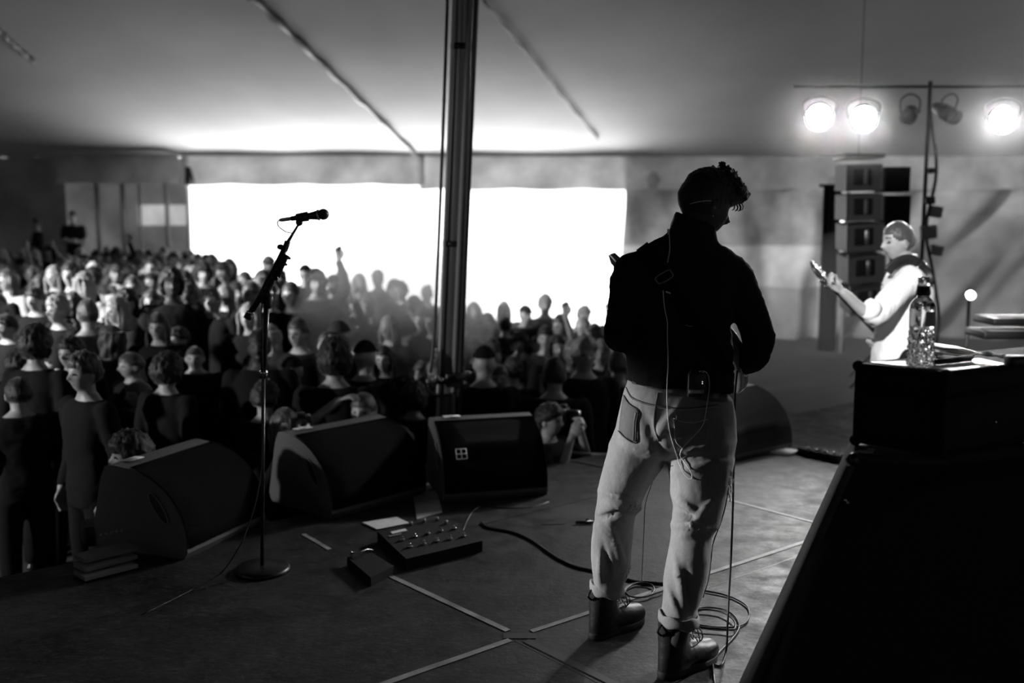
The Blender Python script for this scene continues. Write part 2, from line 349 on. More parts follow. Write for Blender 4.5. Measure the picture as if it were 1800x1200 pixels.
bm = B(); box(bm, foot + Vector((0, 0, .02)), (.4, .4, .04)); link('base_plate', bm, M['dmetal'], pole)
bm = B(); a = at(788, -40, PY - .2); c = at(765, 560, PY - .2); c2 = at(757, 655, PY - .2); tube(bm, spline([a, at(778, 250, PY - .2), c, c2]), .011, 8)
tag(link('rope', bm, M['tapedark']), 'dark rope hanging close along the left of the tent pole', 'rope')
# clamp with crossbar and small bright lamps on the pole
cb = empty('clamp_bar', at(785, 668, PY - .12), 'black clamp bar strapped across the tent pole with shiny end', 'clamp')
bm = B(); tube(bm, spline([at(752, 672, PY - .14), at(790, 668, PY - .14), at(835, 656, PY - .14)]), .018, 10); link('bar', bm, M['dmetal'], cb)
for px, py in ((752, 671), (763, 669), (768, 662), (776, 667)):
    bm = B(); ball(bm, at(px, py, PY - .2), .017, seg=12); link('bolt', bm, M['chrome'], cb)
bm = B(); ball(bm, at(822, 655, PY - .18), .02, 1.4, 1, .6, seg=12); link('end_cap', bm, M['chrome'], cb)
bm = B(); box(bm, at(799, 668, PY - .12), (.12, .05, .1), bev=.01); link('clamp', bm, M['dmetal'], cb)
bm = B(); tube(bm, spline([at(752, 676, PY - .2), at(757, 690, PY - .2), at(775, 697, PY - .2), at(800, 690, PY - .2)]), .008, 6); link('cable', bm, M['cable'], cb)
# tape on the deck
def strip(name, pts, w_, m, label, z=.003, cat='tape', th=.0025, group=None):
    pts = [Vector((p.x, p.y, 0)) for p in pts]; bm = B(); up = Vector((0, 0, 1)); L_, R_ = [], []
    for i, p in enumerate(pts):
        t = (pts[min(i + 1, len(pts) - 1)] - pts[max(i - 1, 0)]).normalized(); s = up.cross(t) * w_ / 2
        j = .0015 * math.sin(i * 5.1); L_.append(p + s * (1 + j * 40)); R_.append(p - s)
    a = [bm.verts.new(p + up * z) for p in L_]; b_ = [bm.verts.new(p + up * z) for p in R_]
    a2 = [bm.verts.new(p + up * .0002) for p in L_]; b2 = [bm.verts.new(p + up * .0002) for p in R_]
    for i in range(len(a) - 1):
        bm.faces.new((a[i], a[i + 1], b_[i + 1], b_[i])); bm.faces.new((a2[i], a2[i + 1], a[i + 1], a[i])); bm.faces.new((b_[i], b_[i + 1], b2[i + 1], b2[i]))
    o = flat(link(name, bm, m)); return tag(o, label, cat, group)
def seg(a, b_, n=9):
    A, C = gnd(*a), gnd(*b_); return [A.lerp(C, i / n) for i in range(n + 1)]
strip('floor_tape', seg((668, 1004), (893, 1109)), .028, M['tape'], 'grey tape line running from the small box to the tape crossing')
strip('floor_tape', seg((600, 1228), (897, 1125)), .03, M['tape'], 'grey tape line leaving the crossing towards the near edge of the deck')
strip('floor_tape', seg((934, 1110), (1450, 941), 14), .026, M['tape'], 'long grey tape line passing under the guitarist boots to the black cabinet')
strip('floor_tape', seg((1262, 874), (1452, 924)), .022, M['tape'], 'grey tape line right of the guitarist knees')
strip('floor_tape', seg((533, 939), (580, 966)), .024, M['tape'], 'dim short tape piece behind the small box')
strip('floor_tape', seg((925, 1126), (1120, 1222)), .035, M['tapedark'], 'worn dark tape with frayed edges by the left boot shadow')
strip('floor_tape', seg((885, 1118), (942, 1118), 2), .05, M['tapedark'], 'black tape patch on the crossing of the tape lines')
strip('floor_tape', seg((951, 921), (992, 920), 3), .018, M['tapedark'], 'short black tape mark on the deck behind the guitarist')
# deck panel seams, sawn grooves filled dark
for i, (a, b_) in enumerate((((845, 922), (1064, 869)), ((1225, 1040), (1452, 960)), ((905, 1126), (1080, 1214)))):
    strip('trim_%d' % (6 + i), seg(a, b_), .006, M['black'], None, .001, None); o = COL.objects[-1]
for o in COL.objects:
    if o.name.startswith('trim_') and 'kind' not in o: o['kind'] = 'structure'
# ------------------------------------------------------------------ haze (real smoke hanging in the light)
def smoke(name, c, s, dens, label, aniso=.3, rot=0, nsc=None):
    m = bpy.data.materials.new(name); m.use_nodes = True; nt = m.node_tree; nt.nodes.clear()
    v = nt.nodes.new('ShaderNodeVolumeScatter'); v.inputs['Density'].default_value = dens; v.inputs['Anisotropy'].default_value = aniso; v.inputs['Color'].default_value = (1, 1, 1, 1)
    o_ = nt.nodes.new('ShaderNodeOutputMaterial'); nt.links.new(v.outputs[0], o_.inputs['Volume'])
    bm = B(); ball(bm, (0, 0, 0), 1, *s, seg=24)
    o = link(name, bm, m); o.location = c; o.rotation_euler = (0, 0, rot); return tag(o, label, 'haze', kind='stuff')
smoke('stage_haze', (5.0, 10.5, .5), (3.3, 1.9, 1.15), .13, 'grey haze hanging over the deck behind the bass player', rot=.2)
smoke('lamp_haze', at(1560, 200, 8.6), (2.4, .8, .62), .014, 'bright haze glowing around the stage lamps', .75)
smoke('crowd_haze', at(695, 560, 9.2), (.95, .8, .7), .75, 'white puff of smoke drifting over the crowd left of the pole', .82)
smoke('crowd_haze', at(880, 520, 13.2), (2.5, 1.0, .75), .25, 'thin bright haze over the heads under the opening', .8)
# ------------------------------------------------------------------ heads, hair, hands
def gs(x, y, z, cx, cy, cz, s, sy=None, sz=None):
    return math.exp(-(((x - cx) / s) ** 2 + ((y - cy) / (sy or s)) ** 2 + ((z - cz) / (sz or s)) ** 2))
def head_shape(v, inflate=0.0):
    """unit sphere point -> head surface; face towards -Y, centre at the eye line, height .235"""
    x, y, z = v
    t = max(0, -z); X = x * (.075 - .018 * t ** 1.6 * (1 if y < .3 else .4)); 
    Y = y * (.098 - .012 * t) + .008 * (1 - abs(z)) - .006 * t * (y < 0)
    Z = z * (.118 if z > 0 else .122)
    if y > 0: Y -= .035 * ss(t * 1.25) * y                       # skull base tucks under
    if y > 0 and z < -.45: Z += .045 * ss((t - .45) * 2) * y
    if y < 0 and not inflate:
        f = -y; ax = abs(X)
        Y -= f ** 2 * (.026 * gs(X, 0, Z, 0, 0, -.028, .012, 1, .016) + .015 * gs(X, 0, Z, 0, 0, -.008, .009, 1, .022))
        Y += f ** 2 * (.013 * gs(ax, 0, Z, .032, 0, .004, .016, 1, .013))
        Y -= f ** 2 * (.005 * gs(ax, 0, Z, .028, 0, .026, .024, 1, .010) + .004 * gs(ax, 0, Z, .046, 0, -.022, .016, 1, .016))
        Y -= f ** 2 * (.009 * gs(X, 0, Z, 0, 0, -.056, .022, 1, .006) + .010 * gs(X, 0, Z, 0, 0, -.069, .019, 1, .007) + .013 * gs(X, 0, Z, 0, 0, -.103, .024, 1, .016))
        Y += f ** 2 * (.006 * gs(X, 0, Z, 0, 0, -.0625, .024, 1, .003) + .005 * gs(X, 0, Z, 0, 0, -.085, .022, 1, .007))
    if inflate:
        k = Vector((X, Y, Z)); k = k + k.normalized() * inflate; return k
    return Vector((X, Y, Z))
def head_bm(bm, mtx=None, seg=40, ears=True):
    mtx = mtx or Matrix(); vs = bmesh.ops.create_uvsphere(bm, u_segments=seg, v_segments=seg * 3 // 4, radius=1)['verts']
    for v in vs: v.co = mtx @ head_shape(v.co)
    if ears:
        for s in (-1, 1):
            q = Matrix.Rotation(s * .35, 4, 'Z') @ Matrix.Rotation(.15, 4, 'X')
            e = ball(bm, (0, 0, 0), 1, .008, .017, .030, q, 12)
            for v in e:
                c = v.co; r_ = (c.y / .017) ** 2 + (c.z / .03) ** 2
                v.co = mtx @ (c + Vector((s * (.076 + .006 * r_), .012, -.018)))
    return bm
def hair_short(bm, mtx=None, thick=.011, hairline=.055, n=1, curl=.0, seg=44, back=-.06, seed=0, bald=False):
    """cap of hair covering crown, sides and back; open over the face"""
    mtx = mtx or Matrix(); vs = bmesh.ops.create_uvsphere(bm, u_segments=seg, v_segments=seg * 3 // 4, radius=1)['verts']
    dele = []
    for v in vs:
        u = v.co.copy(); p = head_shape(u, thick)
        front = ss((-u.y - .05) / .75)
        low = back + (hairline - back) * front
        low += .010 * noise.noise(u * 7 + Vector((seed, 2, 2)))
        if abs(u.x) > .75 and u.y < .2: low = max(low, -.0 + .02 * (u.y < -.2))
        if p.z < low - .018: dele.append(v)
        d = fbm(u + Vector((seed, 0, 0)), 3.0) * .5 + fbm(u + Vector((0, seed, 0)), 9.0) * .5
        ease = ss((p.z - low + .02) / .05)
        base = head_shape(u, .001)
        p = base.lerp(p, ease) + u.normalized() * d * curl * ease
        v.co = mtx @ p
    bmesh.ops.delete(bm, geom=dele, context='VERTS'); return bm
def hair_long(bm, mtx=None, length=.3, seed=0, open_=.95, vol=.018):
    """curtain of long hair round back and sides over a cap"""
    mtx = mtx or Matrix(); hair_short(bm, mtx, .014, .06, seed=seed, curl=.006, back=-.09)
    nA, nZ = 36, 16; inner = []; outer = []
    for k in range(nZ + 1):
        t = k / nZ; z = .07 - (length + .07) * t; ri, ro = [], []
        for i in range(nA + 1):
            a = -pi / 2 + open_ * (1 - .15 * t) + (2 * pi - 2 * open_ * (1 - .15 * t)) * i / nA
            rx = .080 + .012 * ss(t * 2) - .01 * t; ry = .098 + .006 * ss(t * 2) - .035 * t
            wv = .005 * math.sin(i * 1.7 + seed) + .006 * math.sin(t * 9 + i * .6 + seed)
            c = Vector((math.cos(a) * (rx + wv), math.sin(a) * (ry + wv) + .012, z)); o_ = Vector((math.cos(a) * (rx + vol + wv), math.sin(a) * (ry + vol + wv) + .012, z - .004))
            if t < .25: s_ = .55 + .45 * ss(t / .25); o_.x *= s_ ** .3; c.x *= s_ ** .3
            ri.append(mtx @ c); ro.append(mtx @ o_)
        inner.append(ri); outer.append(ro)
    A = [[bm.verts.new(p) for p in r] for r in inner]; O = [[bm.verts.new(p) for p in r] for r in outer]
    for k in range(nZ):
        for i in range(nA):
            bm.faces.new((O[k][i], O[k][i + 1], O[k + 1][i + 1], O[k + 1][i])); bm.faces.new((A[k][i + 1], A[k][i], A[k + 1][i], A[k + 1][i + 1]))
        for i in (0, nA): bm.faces.new((A[k][i], O[k][i], O[k + 1][i], A[k + 1][i]))
    for k in (0, nZ):
        for i in range(nA): bm.faces.new((A[k][i], A[k][i + 1], O[k][i + 1], O[k][i]))
    return bm
def hair_curly(bm, mtx=None, R=.03, seed=0, down=-.08):
    mtx = mtx or Matrix(); vs = bmesh.ops.create_uvsphere(bm, u_segments=64, v_segments=44, radius=1)['verts']; dele = []
    for v in vs:
        u = v.co.copy(); p = head_shape(u, R); front = ss((-u.y - .1) / .6); low = down + (.05 - down) * front
        if p.z < low - .02: dele.append(v)
        c = noise.noise(u * 5 + Vector((seed, 1, 2))) * .6 + abs(noise.noise(u * 12 + Vector((seed, 3, 2)))) * .9
        p = head_shape(u, .002).lerp(p, ss((p.z - low + .02) / .05)) + u.normalized() * c * .018
        v.co = mtx @ p
    bmesh.ops.delete(bm, geom=dele, context='VERTS'); return bm
def cap_bm(bm, mtx=None, back=False):
    mtx = mtx or Matrix(); vs = bmesh.ops.create_uvsphere(bm, u_segments=40, v_segments=28, radius=1)['verts']; dele = []
    for v in vs:
        u = v.co.copy(); p = head_shape(u, .014); v.co = p
        if p.z < .042: dele.append(v)
    bmesh.ops.delete(bm, geom=dele, context='VERTS')
    s = 1 if back else -1; rows = []
    for k in range(5):
        r_ = .06 + .095 * k / 4 if not back else .06 + .08 * k / 4
        rows.append([Vector((math.sin(a) * .068 * (1 - .1 * k / 4), s * (.045 + (r_ - .0) * math.cos(a) * .75), .048 - .012 * (k / 4) ** 2 - .012 * math.sin(a) ** 2)) for a in [(-1.25 + 2.5 * i / 12) for i in range(13)]])
    for dz in (0, .005):
        R_ = [[bm.verts.new(p + Vector((0, 0, dz))) for p in r] for r in rows]
        for a, b_ in zip(R_, R_[1:]):
            for i in range(12): bm.faces.new((a[i], a[i + 1], b_[i + 1], b_[i]))
    for v in bm.verts: v.co = mtx @ v.co
    return bm
def frame_(fwd, up):
    """matrix whose -Y points to fwd, +Z near up"""
    y = -Vector(fwd).normalized(); z = Vector(up); x = y.cross(z).normalized(); z = x.cross(y)
    return Matrix(((x.x, y.x, z.x, 0), (x.y, y.y, z.y, 0), (x.z, y.z, z.z, 0), (0, 0, 0, 1)))
def hand(bm, wrist, fwd, palm, side=1, curl=.5, spread=.12, s=1.0, r=.0085):
    """five fingers; fwd = along the fingers, palm = palm normal, side=+1 thumb on the +x side"""
    f = Vector(fwd).normalized(); p = Vector(palm); p = (p - f * p.dot(f)).normalized(); x = f.cross(p).normalized() * side; w_ = Vector(wrist)
    P = lambda a, b_, c: w_ + (x * a + f * b_ + p * c) * s
    limb(bm, [P(0, -.01, 0), P(.002, .045, 0), P(0, .085, 0)], [.025 * s, .036 * s, .036 * s], 12, .42, p, 3)
    for i, (a, L_) in enumerate(((.030, .072), (.010, .080), (-.010, .074), (-.029, .058))):
        d = a * spread * 8; pts = [P(a, .078, 0)]; ang = 0; q = Vector((a, .078, 0))
        for k, fr in enumerate((.45, .32, .23)):
            ang += curl * (.55 + .25 * k + .08 * i); q = q + Vector((d * .25 * math.cos(ang), math.cos(ang), math.sin(ang))) * L_ * fr; pts.append(P(*q))
        limb(bm, pts, [r * s, r * s * .95, r * s * .88, r * s * .78], 8, 1, None, 2)
    limb(bm, [P(.020, .018, .004), P(.045, .045, .012), P(.052, .072, .012 + .02 * curl), P(.044, .094, .014 + .035 * curl)], [.013 * s, .0115 * s, .010 * s, .0085 * s], 8, 1, None, 2)
    return bm
# ------------------------------------------------------------------ crowd figures: 1.75 m tall, facing -Y
HZ = 1.632
POSES = {
 'down': (((.195, 0, 1.41), (.245, .03, 1.12), (.235, -.06, .88)), ((-.195, 0, 1.41), (-.245, .03, 1.12), (-.235, -.06, .88)), (0, 0, -1), (0, 0, -1)),
 'fold': (((.195, 0, 1.41), (.255, -.03, 1.14), (-.02, -.21, 1.17)), ((-.195, 0, 1.41), (-.255, -.03, 1.14), (.03, -.24, 1.14)), (-1, 0, 0), (1, 0, .1)),
 'raise': (((.195, 0, 1.43), (.27, -.14, 1.60), (.20, -.16, 1.86)), ((-.195, 0, 1.41), (-.245, .03, 1.12), (-.2, -.2, 1.05)), (0, 0, 1), (0, -1, 0)),
 'phone': (((.195, 0, 1.41), (.23, -.16, 1.22), (.09, -.34, 1.40)), ((-.195, 0, 1.41), (-.23, -.16, 1.22), (-.09, -.34, 1.40)), (-.3, -.2, 1), (.3, -.2, 1)),
 'camera': (((.195, 0, 1.41), (.26, -.17, 1.30), (.10, -.21, 1.56)), ((-.195, 0, 1.41), (-.24, -.19, 1.25), (-.085, -.23, 1.54)), (-.5, -.1, 1), (.5, -.2, 1)),
 'hathand': (((.195, 0, 1.41), (.245, -.02, 1.14), (.12, -.2, 1.0)), ((-.195, 0, 1.42), (-.37, -.10, 1.50), (-.15, -.07, 1.71)), (-1, -.4, 0), (1, -.1, .4)),
}
def torso_rings(k=0.0):
    R_ = [(.80, .150, .105, 0), (.92, .165, .115, .004), (1.05, .145, .10, 0), (1.18, .155, .105, -.004), (1.30, .180, .112, 0), (1.38, .188, .10, .004), (1.43, .165, .082, .008), (1.465, .10, .062, .012), (1.50, .062, .058, .008)]
    return [ell((0, cy, z), rx + k, ry + k, 24, 2.3) for z, rx, ry, cy in R_]
def body_mesh(pose, voxel=.0135, fine=False):
    bm = B(); loft(bm, torso_rings()[1:])
    limb(bm, [(0, .012, 1.42), (0, .006, 1.50), (0, 0, 1.56)], [.062, .054, .056], 14)
    A, C, ha, hc = POSES[pose]
    for (sh, el, wr), hd, sd in ((A, ha, 1), (C, hc, -1)):
        limb(bm, [sh, el, wr], [.052, .040, .027]); 
        d = Vector(hd).normalized(); pn = Vector((-sd, 0, 0)) if abs(d.z) > .7 else Vector((0, 0, -1)) if pose != 'fold' else Vector((0, 1, 0))
        if pose in ('phone', 'camera'): pn = Vector((-sd, 0, 0))
        if pose == 'raise' and sd == 1: pn = Vector((0, -1, 0))
        hand(bm, wr, d, pn, -sd if d.z < .5 else sd, .45, s=1.05, r=.0105)
    for s in (-1, 1):
        limb(bm, [(s * .085, .0, .88), (s * .10, -.01, .50), (s * .105, .02, .10)], [.088, .058, .040])
        limb(bm, [(s * .105, .04, .045), (s * .11, -.07, .04), (s * .12, -.15, .03)], [.038, .040, .030], 12, .8, (0, 0, 1))
    head_bm(bm, Matrix.Translation((0, -.012, HZ)))
    return remesh(bm, voxel, 1, .4)
def shirt_mesh(pose, long_):
    bm = B(); loft(bm, torso_rings(.016)[:-1]); A, C, _, _ = POSES[pose]
    for sh, el, wr in (A, C):
        sh, el, wr = map(Vector, (sh, el, wr))
        if long_: limb(bm, [sh, el, el.lerp(wr, .88)], [.070, .054, .040])
        else: limb(bm, [sh, sh.lerp(el, .62)], [.070, .064])
    me = remesh(bm, .016, 2)
    for v in me.vertices: v.co += v.normal * fbm(v.co, 7) * .009
    return me
def trousers_mesh():
    bm = B(); loft(bm, [ell((0, 0, .97), .165, .12), ell((0, .004, .90), .178, .13), ell((0, 0, .80), .178, .12)])
    for s in (-1, 1): limb(bm, [(s * .085, .0, .86), (s * .10, -.01, .50), (s * .105, .02, .12)], [.100, .076, .062])
    return remesh(bm, .018, 2)
BODY = {k: body_mesh(k, .0105 if k in ('camera', 'hathand') else .0135) for k in POSES}
for me in BODY.values():
    me.materials.append(M['skin']); me.materials.append(M['eye']); me.materials.append(M['lips'])
    for p in me.polygons:
        c = p.center - Vector((0, -.012, HZ)); p.use_smooth = True
        if c.y < -.05 and abs(abs(c.x) - .031) < .011 and abs(c.z - .001) < .0055: p.material_index = 1
        elif c.y < -.06 and abs(c.x) < .020 and abs(c.z + .063) < .006: p.material_index = 2
        elif c.z < -1.48: p.material_index = 1
SHIRT = {(k, l): shirt_mesh(k, l) for k in POSES for l in (0, 1)}
TR = trousers_mesh()
HM = Matrix.Translation((0, -.012, HZ))
def mk(fn, *a, **k):
    bm = B(); fn(bm, HM, *a, **k); bmesh.ops.recalc_face_normals(bm, faces=bm.faces); me = bpy.data.meshes.new('hair'); bm.to_mesh(me); bm.free(); return me
def bun(bm, mtx): hair_short(bm, mtx, .009, .06); ball(bm, mtx @ Vector((0, .09, .09)), .042); return bm
def pony(bm, mtx): hair_short(bm, mtx, .010, .058); limb(bm, [mtx @ Vector(p) for p in ((0, .10, .05), (0, .15, .0), (0, .13, -.13))], [.026, .032, .012]); return bm
HAIR = {'short': mk(hair_short, curl=.006, seed=1), 'tousled': mk(hair_short, thick=.022, curl=.022, seed=5), 'long': mk(hair_long, seed=2), 'shoulder-length': mk(hair_long, length=.16, seed=4, vol=.024),
        'curly': mk(hair_curly, R=.03, seed=3, down=-.11), 'cropped': mk(hair_short, thick=.004, seed=8, curl=.002), 'cap': mk(cap_bm), 'tied back': mk(pony), 'bun': mk(bun), 'backcap': mk(cap_bm, True)}
for me in list(HAIR.values()) + list(SHIRT.values()) + [TR]:
    me.materials.append(M['hair']); me.polygons.foreach_set('use_smooth', [True] * len(me.polygons))
PROTO = {}
def child(nm, me, parent, m):
    o = bpy.data.objects.new(nm, me); COL.objects.link(o); o.parent = parent
    o.material_slots[0].link = 'OBJECT'; o.material_slots[0].material = m; return o
def person(x, y, headz, rz, pose, hair, hairm, top, long_, skin='skin', tilt=0, sx=1.0, label=None, group=None, parts=True):
    """headz = world height of the head's middle; the figure stands on the ground at (x, y)"""
    g0 = zg(x, y); s = (headz - g0) / HZ; o = bpy.data.objects.new('person', BODY[pose]); COL.objects.link(o)
    o.location = (x, y, g0); o.rotation_euler = (tilt, 0, rz); h = max(.93, min(1.07, s)) * sx; o.scale = (h, h, s)
    if skin != 'skin': o.material_slots[0].link = 'OBJECT'; o.material_slots[0].material = M[skin]
    tag(o, label, 'person', group)
    if hair == 'cap' or hair == 'backcap': child('cap', HAIR[hair], o, hairm)
    elif hair: child('hair', HAIR[hair], o, hairm)
    child('shirt', SHIRT[pose, long_], o, M[top]); child('trousers', TR, o, M['t0']); return o
PLACED = []
def head_at(px, py, wpx, **k):
    """person whose head (about .19 m with hair) is wpx pixels wide at px, py"""
    d0 = 332.0 / wpx; d = d0
    for t in (0, .12, -.12, .24, -.24, .36, -.36, .5, -.5, .65, .8, 1.0):
        p = at(px, py, d0 + t)
        if all((p.x - a) ** 2 + (p.y - b_) ** 2 > .36 ** 2 for a, b_ in PLACED) and p.dot(N) > 5.1: d = d0 + t; break
    p = at(px, py, d); PLACED.append((p.x, d)); return person(p.x, d, p.z, **k)
H_, HF, HB = M['hair'], M['hairf'], M['hairb']
D = math.radians
G1 = 'front rows of the crowd'
def face(px, extra=0): return math.atan2((px - 900) / 1750, 1) * -.0 + D(extra)
front = [
 # px, py, w, rz, pose, hair, hairm, top, long, label
 (33, 692, 58, -150, 'down', 'short', H_, 't0', 1, 'person with rim-lit dark hair turned away, largest head at the left edge'),
 (16, 742, 46, -120, 'down', 'short', H_, 't0', 1, 'person half out of frame at the left edge, lowest head there'),
 (36, 640, 48, 160, 'down', 'curly', H_, 't0', 1, 'person with dark bushy hair behind the largest head at the left edge'),
 (150, 655, 60, -35, 'down', 'tousled', HB, 't0', 1, 'person with messy brown hair in the front row at left'),
 (232, 642, 46, -40, 'down', 'short', HB, 't0', 1, 'person with bowed head just behind the bowed person in black at left'),
 (245, 692, 52, -35, 'down', 'cropped', HB, 't0', 1, 'cropped-haired person looking down in the front row, lit on one cheek'),
 (293, 652, 54, 150, 'down', 'curly', H_, 't0', 1, 'person with a big dark curly head facing away beside the man with lit shoulders'),
 (343, 628, 42, 10, 'down', 'cropped', H_, 't0', 0, 'cropped-haired man with light along his shoulders standing above the front row'),
 (381, 634, 34, -20, 'down', 'short', H_, 't0', 1, 'person half hidden behind the man with lit shoulders'),
 (424, 682, 44, -30, 'down', 'short', HB, 't0', 1, 'person with brightly lit cheek left of the microphone stand shaft'),
 (378, 698, 38, 15, 'down', 'long', H_, 't0', 1, 'dim person with long dark hair below the man with lit shoulders'),
 (466, 700, 54, 170, 'down', 'tousled', H_, 't0', 1, 'dark head seen from behind at the foot of the microphone stand shaft'),
 (526, 585, 42, -20, 'down', 'short', HB, 't1', 0, 'person with half-lit face and halo of light hair right of the microphone stand'),
 (515, 652, 46, -15, 'down', 'backcap', M['t1'], 't0', 1, 'person in a dark cap with lit face right of the microphone stand'),
 (549, 645, 29, 15, 'raise', 'short', H_, 't1', 0, 'person lifting a bare lit arm between two dark heads'),
 (588, 632, 52, 175, 'down', 'curly', H_, 't0', 1, 'large dark curly head facing away in the middle of the front rows'),
 (630, 622, 36, -25, 'down', 'tied back', H_, 't0', 1, 'pale-faced woman with tied back hair beside the long-haired woman'),
 (674, 630, 40, 0, 'down', 'long', H_, 't0', 1, 'woman with a pale narrow face between curtains of long dark hair'),
 (718, 610, 30, 20, 'down', 'short', H_, 't1', 1, 'dark-haired person standing in the smoke left of the tent pole'),
 (740, 655, 38, 15, 'down', 'short', HB, 't0', 1, 'person looking down right beside the tent pole on its left'),
 (644, 590, 34, 170, 'down', 'short', H_, 't1', 1, 'dark-haired head seen from behind at the edge of the smoke'),
 (597, 592, 42, -30, 'down', 'cap', M['t2'], 't1', 1, 'person in a pale cap above the large curly head'),
 (620, 572, 30, -20, 'down', 'short', H_, 't1', 1, 'dark-haired person behind the pale cap'),
 (438, 556, 38, -5, 'down', 'shoulder-length', HF, 't0', 1, 'fair-haired person behind the lower end of the microphone boom'),
 (473, 594, 42, 160, 'down', 'shoulder-length', HF, 't1', 1, 'fair-haired head behind the shaft of the microphone stand'),
 (676, 700, 42, 165, 'down', 'short', H_, 't0', 1, 'dark rounded head right of the person holding a hand to the head'),
 (727, 700, 46, 165, 'down', 'curly', H_, 't0', 1, 'dim dark head left of the clamp on the tent pole'),
 (864, 610, 32, 10, 'down', 'short', HB, 't0', 1, 'person with lit face edge first right of the tent pole'),
 (889, 608, 25, 20, 'down', 'long', HB, 't0', 1, 'narrow pale-faced person beside the curly-haired one right of the pole'),
 (914, 602, 30, -10, 'down', 'curly', H_, 't1', 1, 'curly dark-haired person in a group of three faces right of the pole'),
 (857, 570, 29, 10, 'down', 'tousled', H_, 't1', 1, 'dark-haired person with a pale face, upper one right of the pole'),
 (888, 572, 27, 175, 'down', 'short', H_, 't1', 1, 'round dark back of a head behind the three faces'),
 (851, 638, 44, 170, 'down', 'cap', M['t0'], 't0', 1, 'dark capped head close to the right of the tent pole'),
 (902, 652, 38, 175, 'down', 'tousled', H_, 't0', 1, 'dark head from behind in the shade right of the tent pole'),
 (978, 610, 35, 15, 'down', 'shoulder-length', H_, 't0', 1, 'person with shoulder-length dark hair in the shade right of the pole'),
 (1027, 622, 44, 10, 'down', 'tousled', HF, 't0', 1, 'fair tousled head ringed with light left of the guitarist elbow'),
 (975, 658, 45, 170, 'down', 'short', H_, 't0', 1, 'broad dark head with a thin lit top edge left of the guitarist'),
 (907, 690, 30, 20, 'down', 'cropped', H_, 't0', 1, 'dim-faced person in the dark above the right floor monitor'),
 (945, 605, 28, -10, 'down', 'short', H_, 't0', 1, 'small dark-haired person between the curly one and the shaded one'),
 (1088, 640, 44, 165, 'down', 'short', HB, 't0', 1, 'person partly hidden behind the guitarist left elbow'),
 (1006, 592, 27, 5, 'down', 'short', HF, 't1', 1, 'fair-haired person above the fair tousled head'),
 (62, 527, 34, -5, 'down', 'tousled', H_, 't0', 1, 'dark tousled person looking down, third face in from the left edge'),
 (12, 575, 38, -20, 'down', 'tousled', H_, 't0', 1, 'lit face cut by the left edge of the view'),
 (76, 566, 32, -35, 'down', 'short', H_, 't0', 1, 'person with one bright cheek above the big dark head'),
 (62, 606, 54, 165, 'down', 'curly', H_, 't0', 1, 'big dark bushy head from behind at far left'),
 (196, 596, 52, -100, 'down', 'shoulder-length', H_, 't0', 1, 'dark-haired person in profile in the left third of the crowd'),
 (190, 556, 34, -10, 'down', 'bun', HF, 't0', 1, 'person with a pale forehead and fair hair above the dark profile'),
 (278, 574, 44, 5, 'down', 'long', H_, 't0', 1, 'person with long dark hair framing a thin dim face in the left crowd'),
 (314, 596, 40, -20, 'down', 'tousled', H_, 't0', 1, 'person with a lit cheek beside the long-haired one in the left crowd'),
 (374, 527, 37, -10, 'down', 'cropped', HB, 't0', 1, 'tall person with half-lit face standing out above the crowd'),
 (262, 537, 29, 10, 'down', 'tied back', HF, 't1', 1, 'fair-haired round-faced person above the long dark-haired one'),
 (165, 478, 27, 25, 'fold', 'cap', M['t3'], 't2', 0, 'tall person in a pale cap and grey top above the left crowd'),
 (166, 512, 27, 0, 'down', 'short', H_, 't0', 1, 'dark person standing directly below the pale cap'),
 (189, 510, 22, -10, 'down', 'shoulder-length', HB, 't0', 1, 'bright-faced person just right below the pale cap'),
 (97, 487, 30, -10, 'down', 'long', HF, 't0', 1, 'fair long-haired person in the left crowd'),
 (138, 488, 29, 10, 'down', 'curly', H_, 't0', 1, 'person with a round dark afro left of the pale cap'),
]
for px, py, w_, rz, pose, hr, hm, top, lg, lb in front:
    if w_ > 48: w_ = w_ * .97
    head_at(px, py, w_, rz=D(rz * 1.0), pose=pose, hair=hr, hairm=hm, top=top, long_=lg, label=lb, group=G1, tilt=0)
# people in the pit in front of the stage
def pit(px, py, d, **k):
    p = at(px, py, d); PLACED.append((p.x, d)); return person(p.x, d, p.z, **k)
PG = 'people in the pit at the stage front'
pit(500, 748, 6.05, rz=D(35), pose='camera', hair='long', hairm=HB, top='t0', long_=1, label='woman with long hair holding a camera to her face behind the middle floor monitor', group=PG)
pit(640, 722, 6.3, rz=D(-10), pose='hathand', hair='short', hairm=HB, top='t0', long_=0, label='person in the pit with one bare arm raised and hand on head', group=PG, sx=1.05)
pit(965, 738, 6.7, rz=D(60), pose='camera', hair='tousled', hairm=H_, top='t0', long_=0, label='photographer holding a camera up beside the right floor monitor', group=PG)
pit(232, 800, 5.15, rz=D(-60), pose='down', hair='curly', hairm=H_, top='t0', long_=1, label='bushy-haired person low in front of the stage behind the left floor monitor', group=PG)
pit(700, 775, 6.5, rz=D(150), pose='down', hair='shoulder-length', hairm=H_, top='t0', long_=1, label='dim person behind the right corner of the middle floor monitor', group=PG)
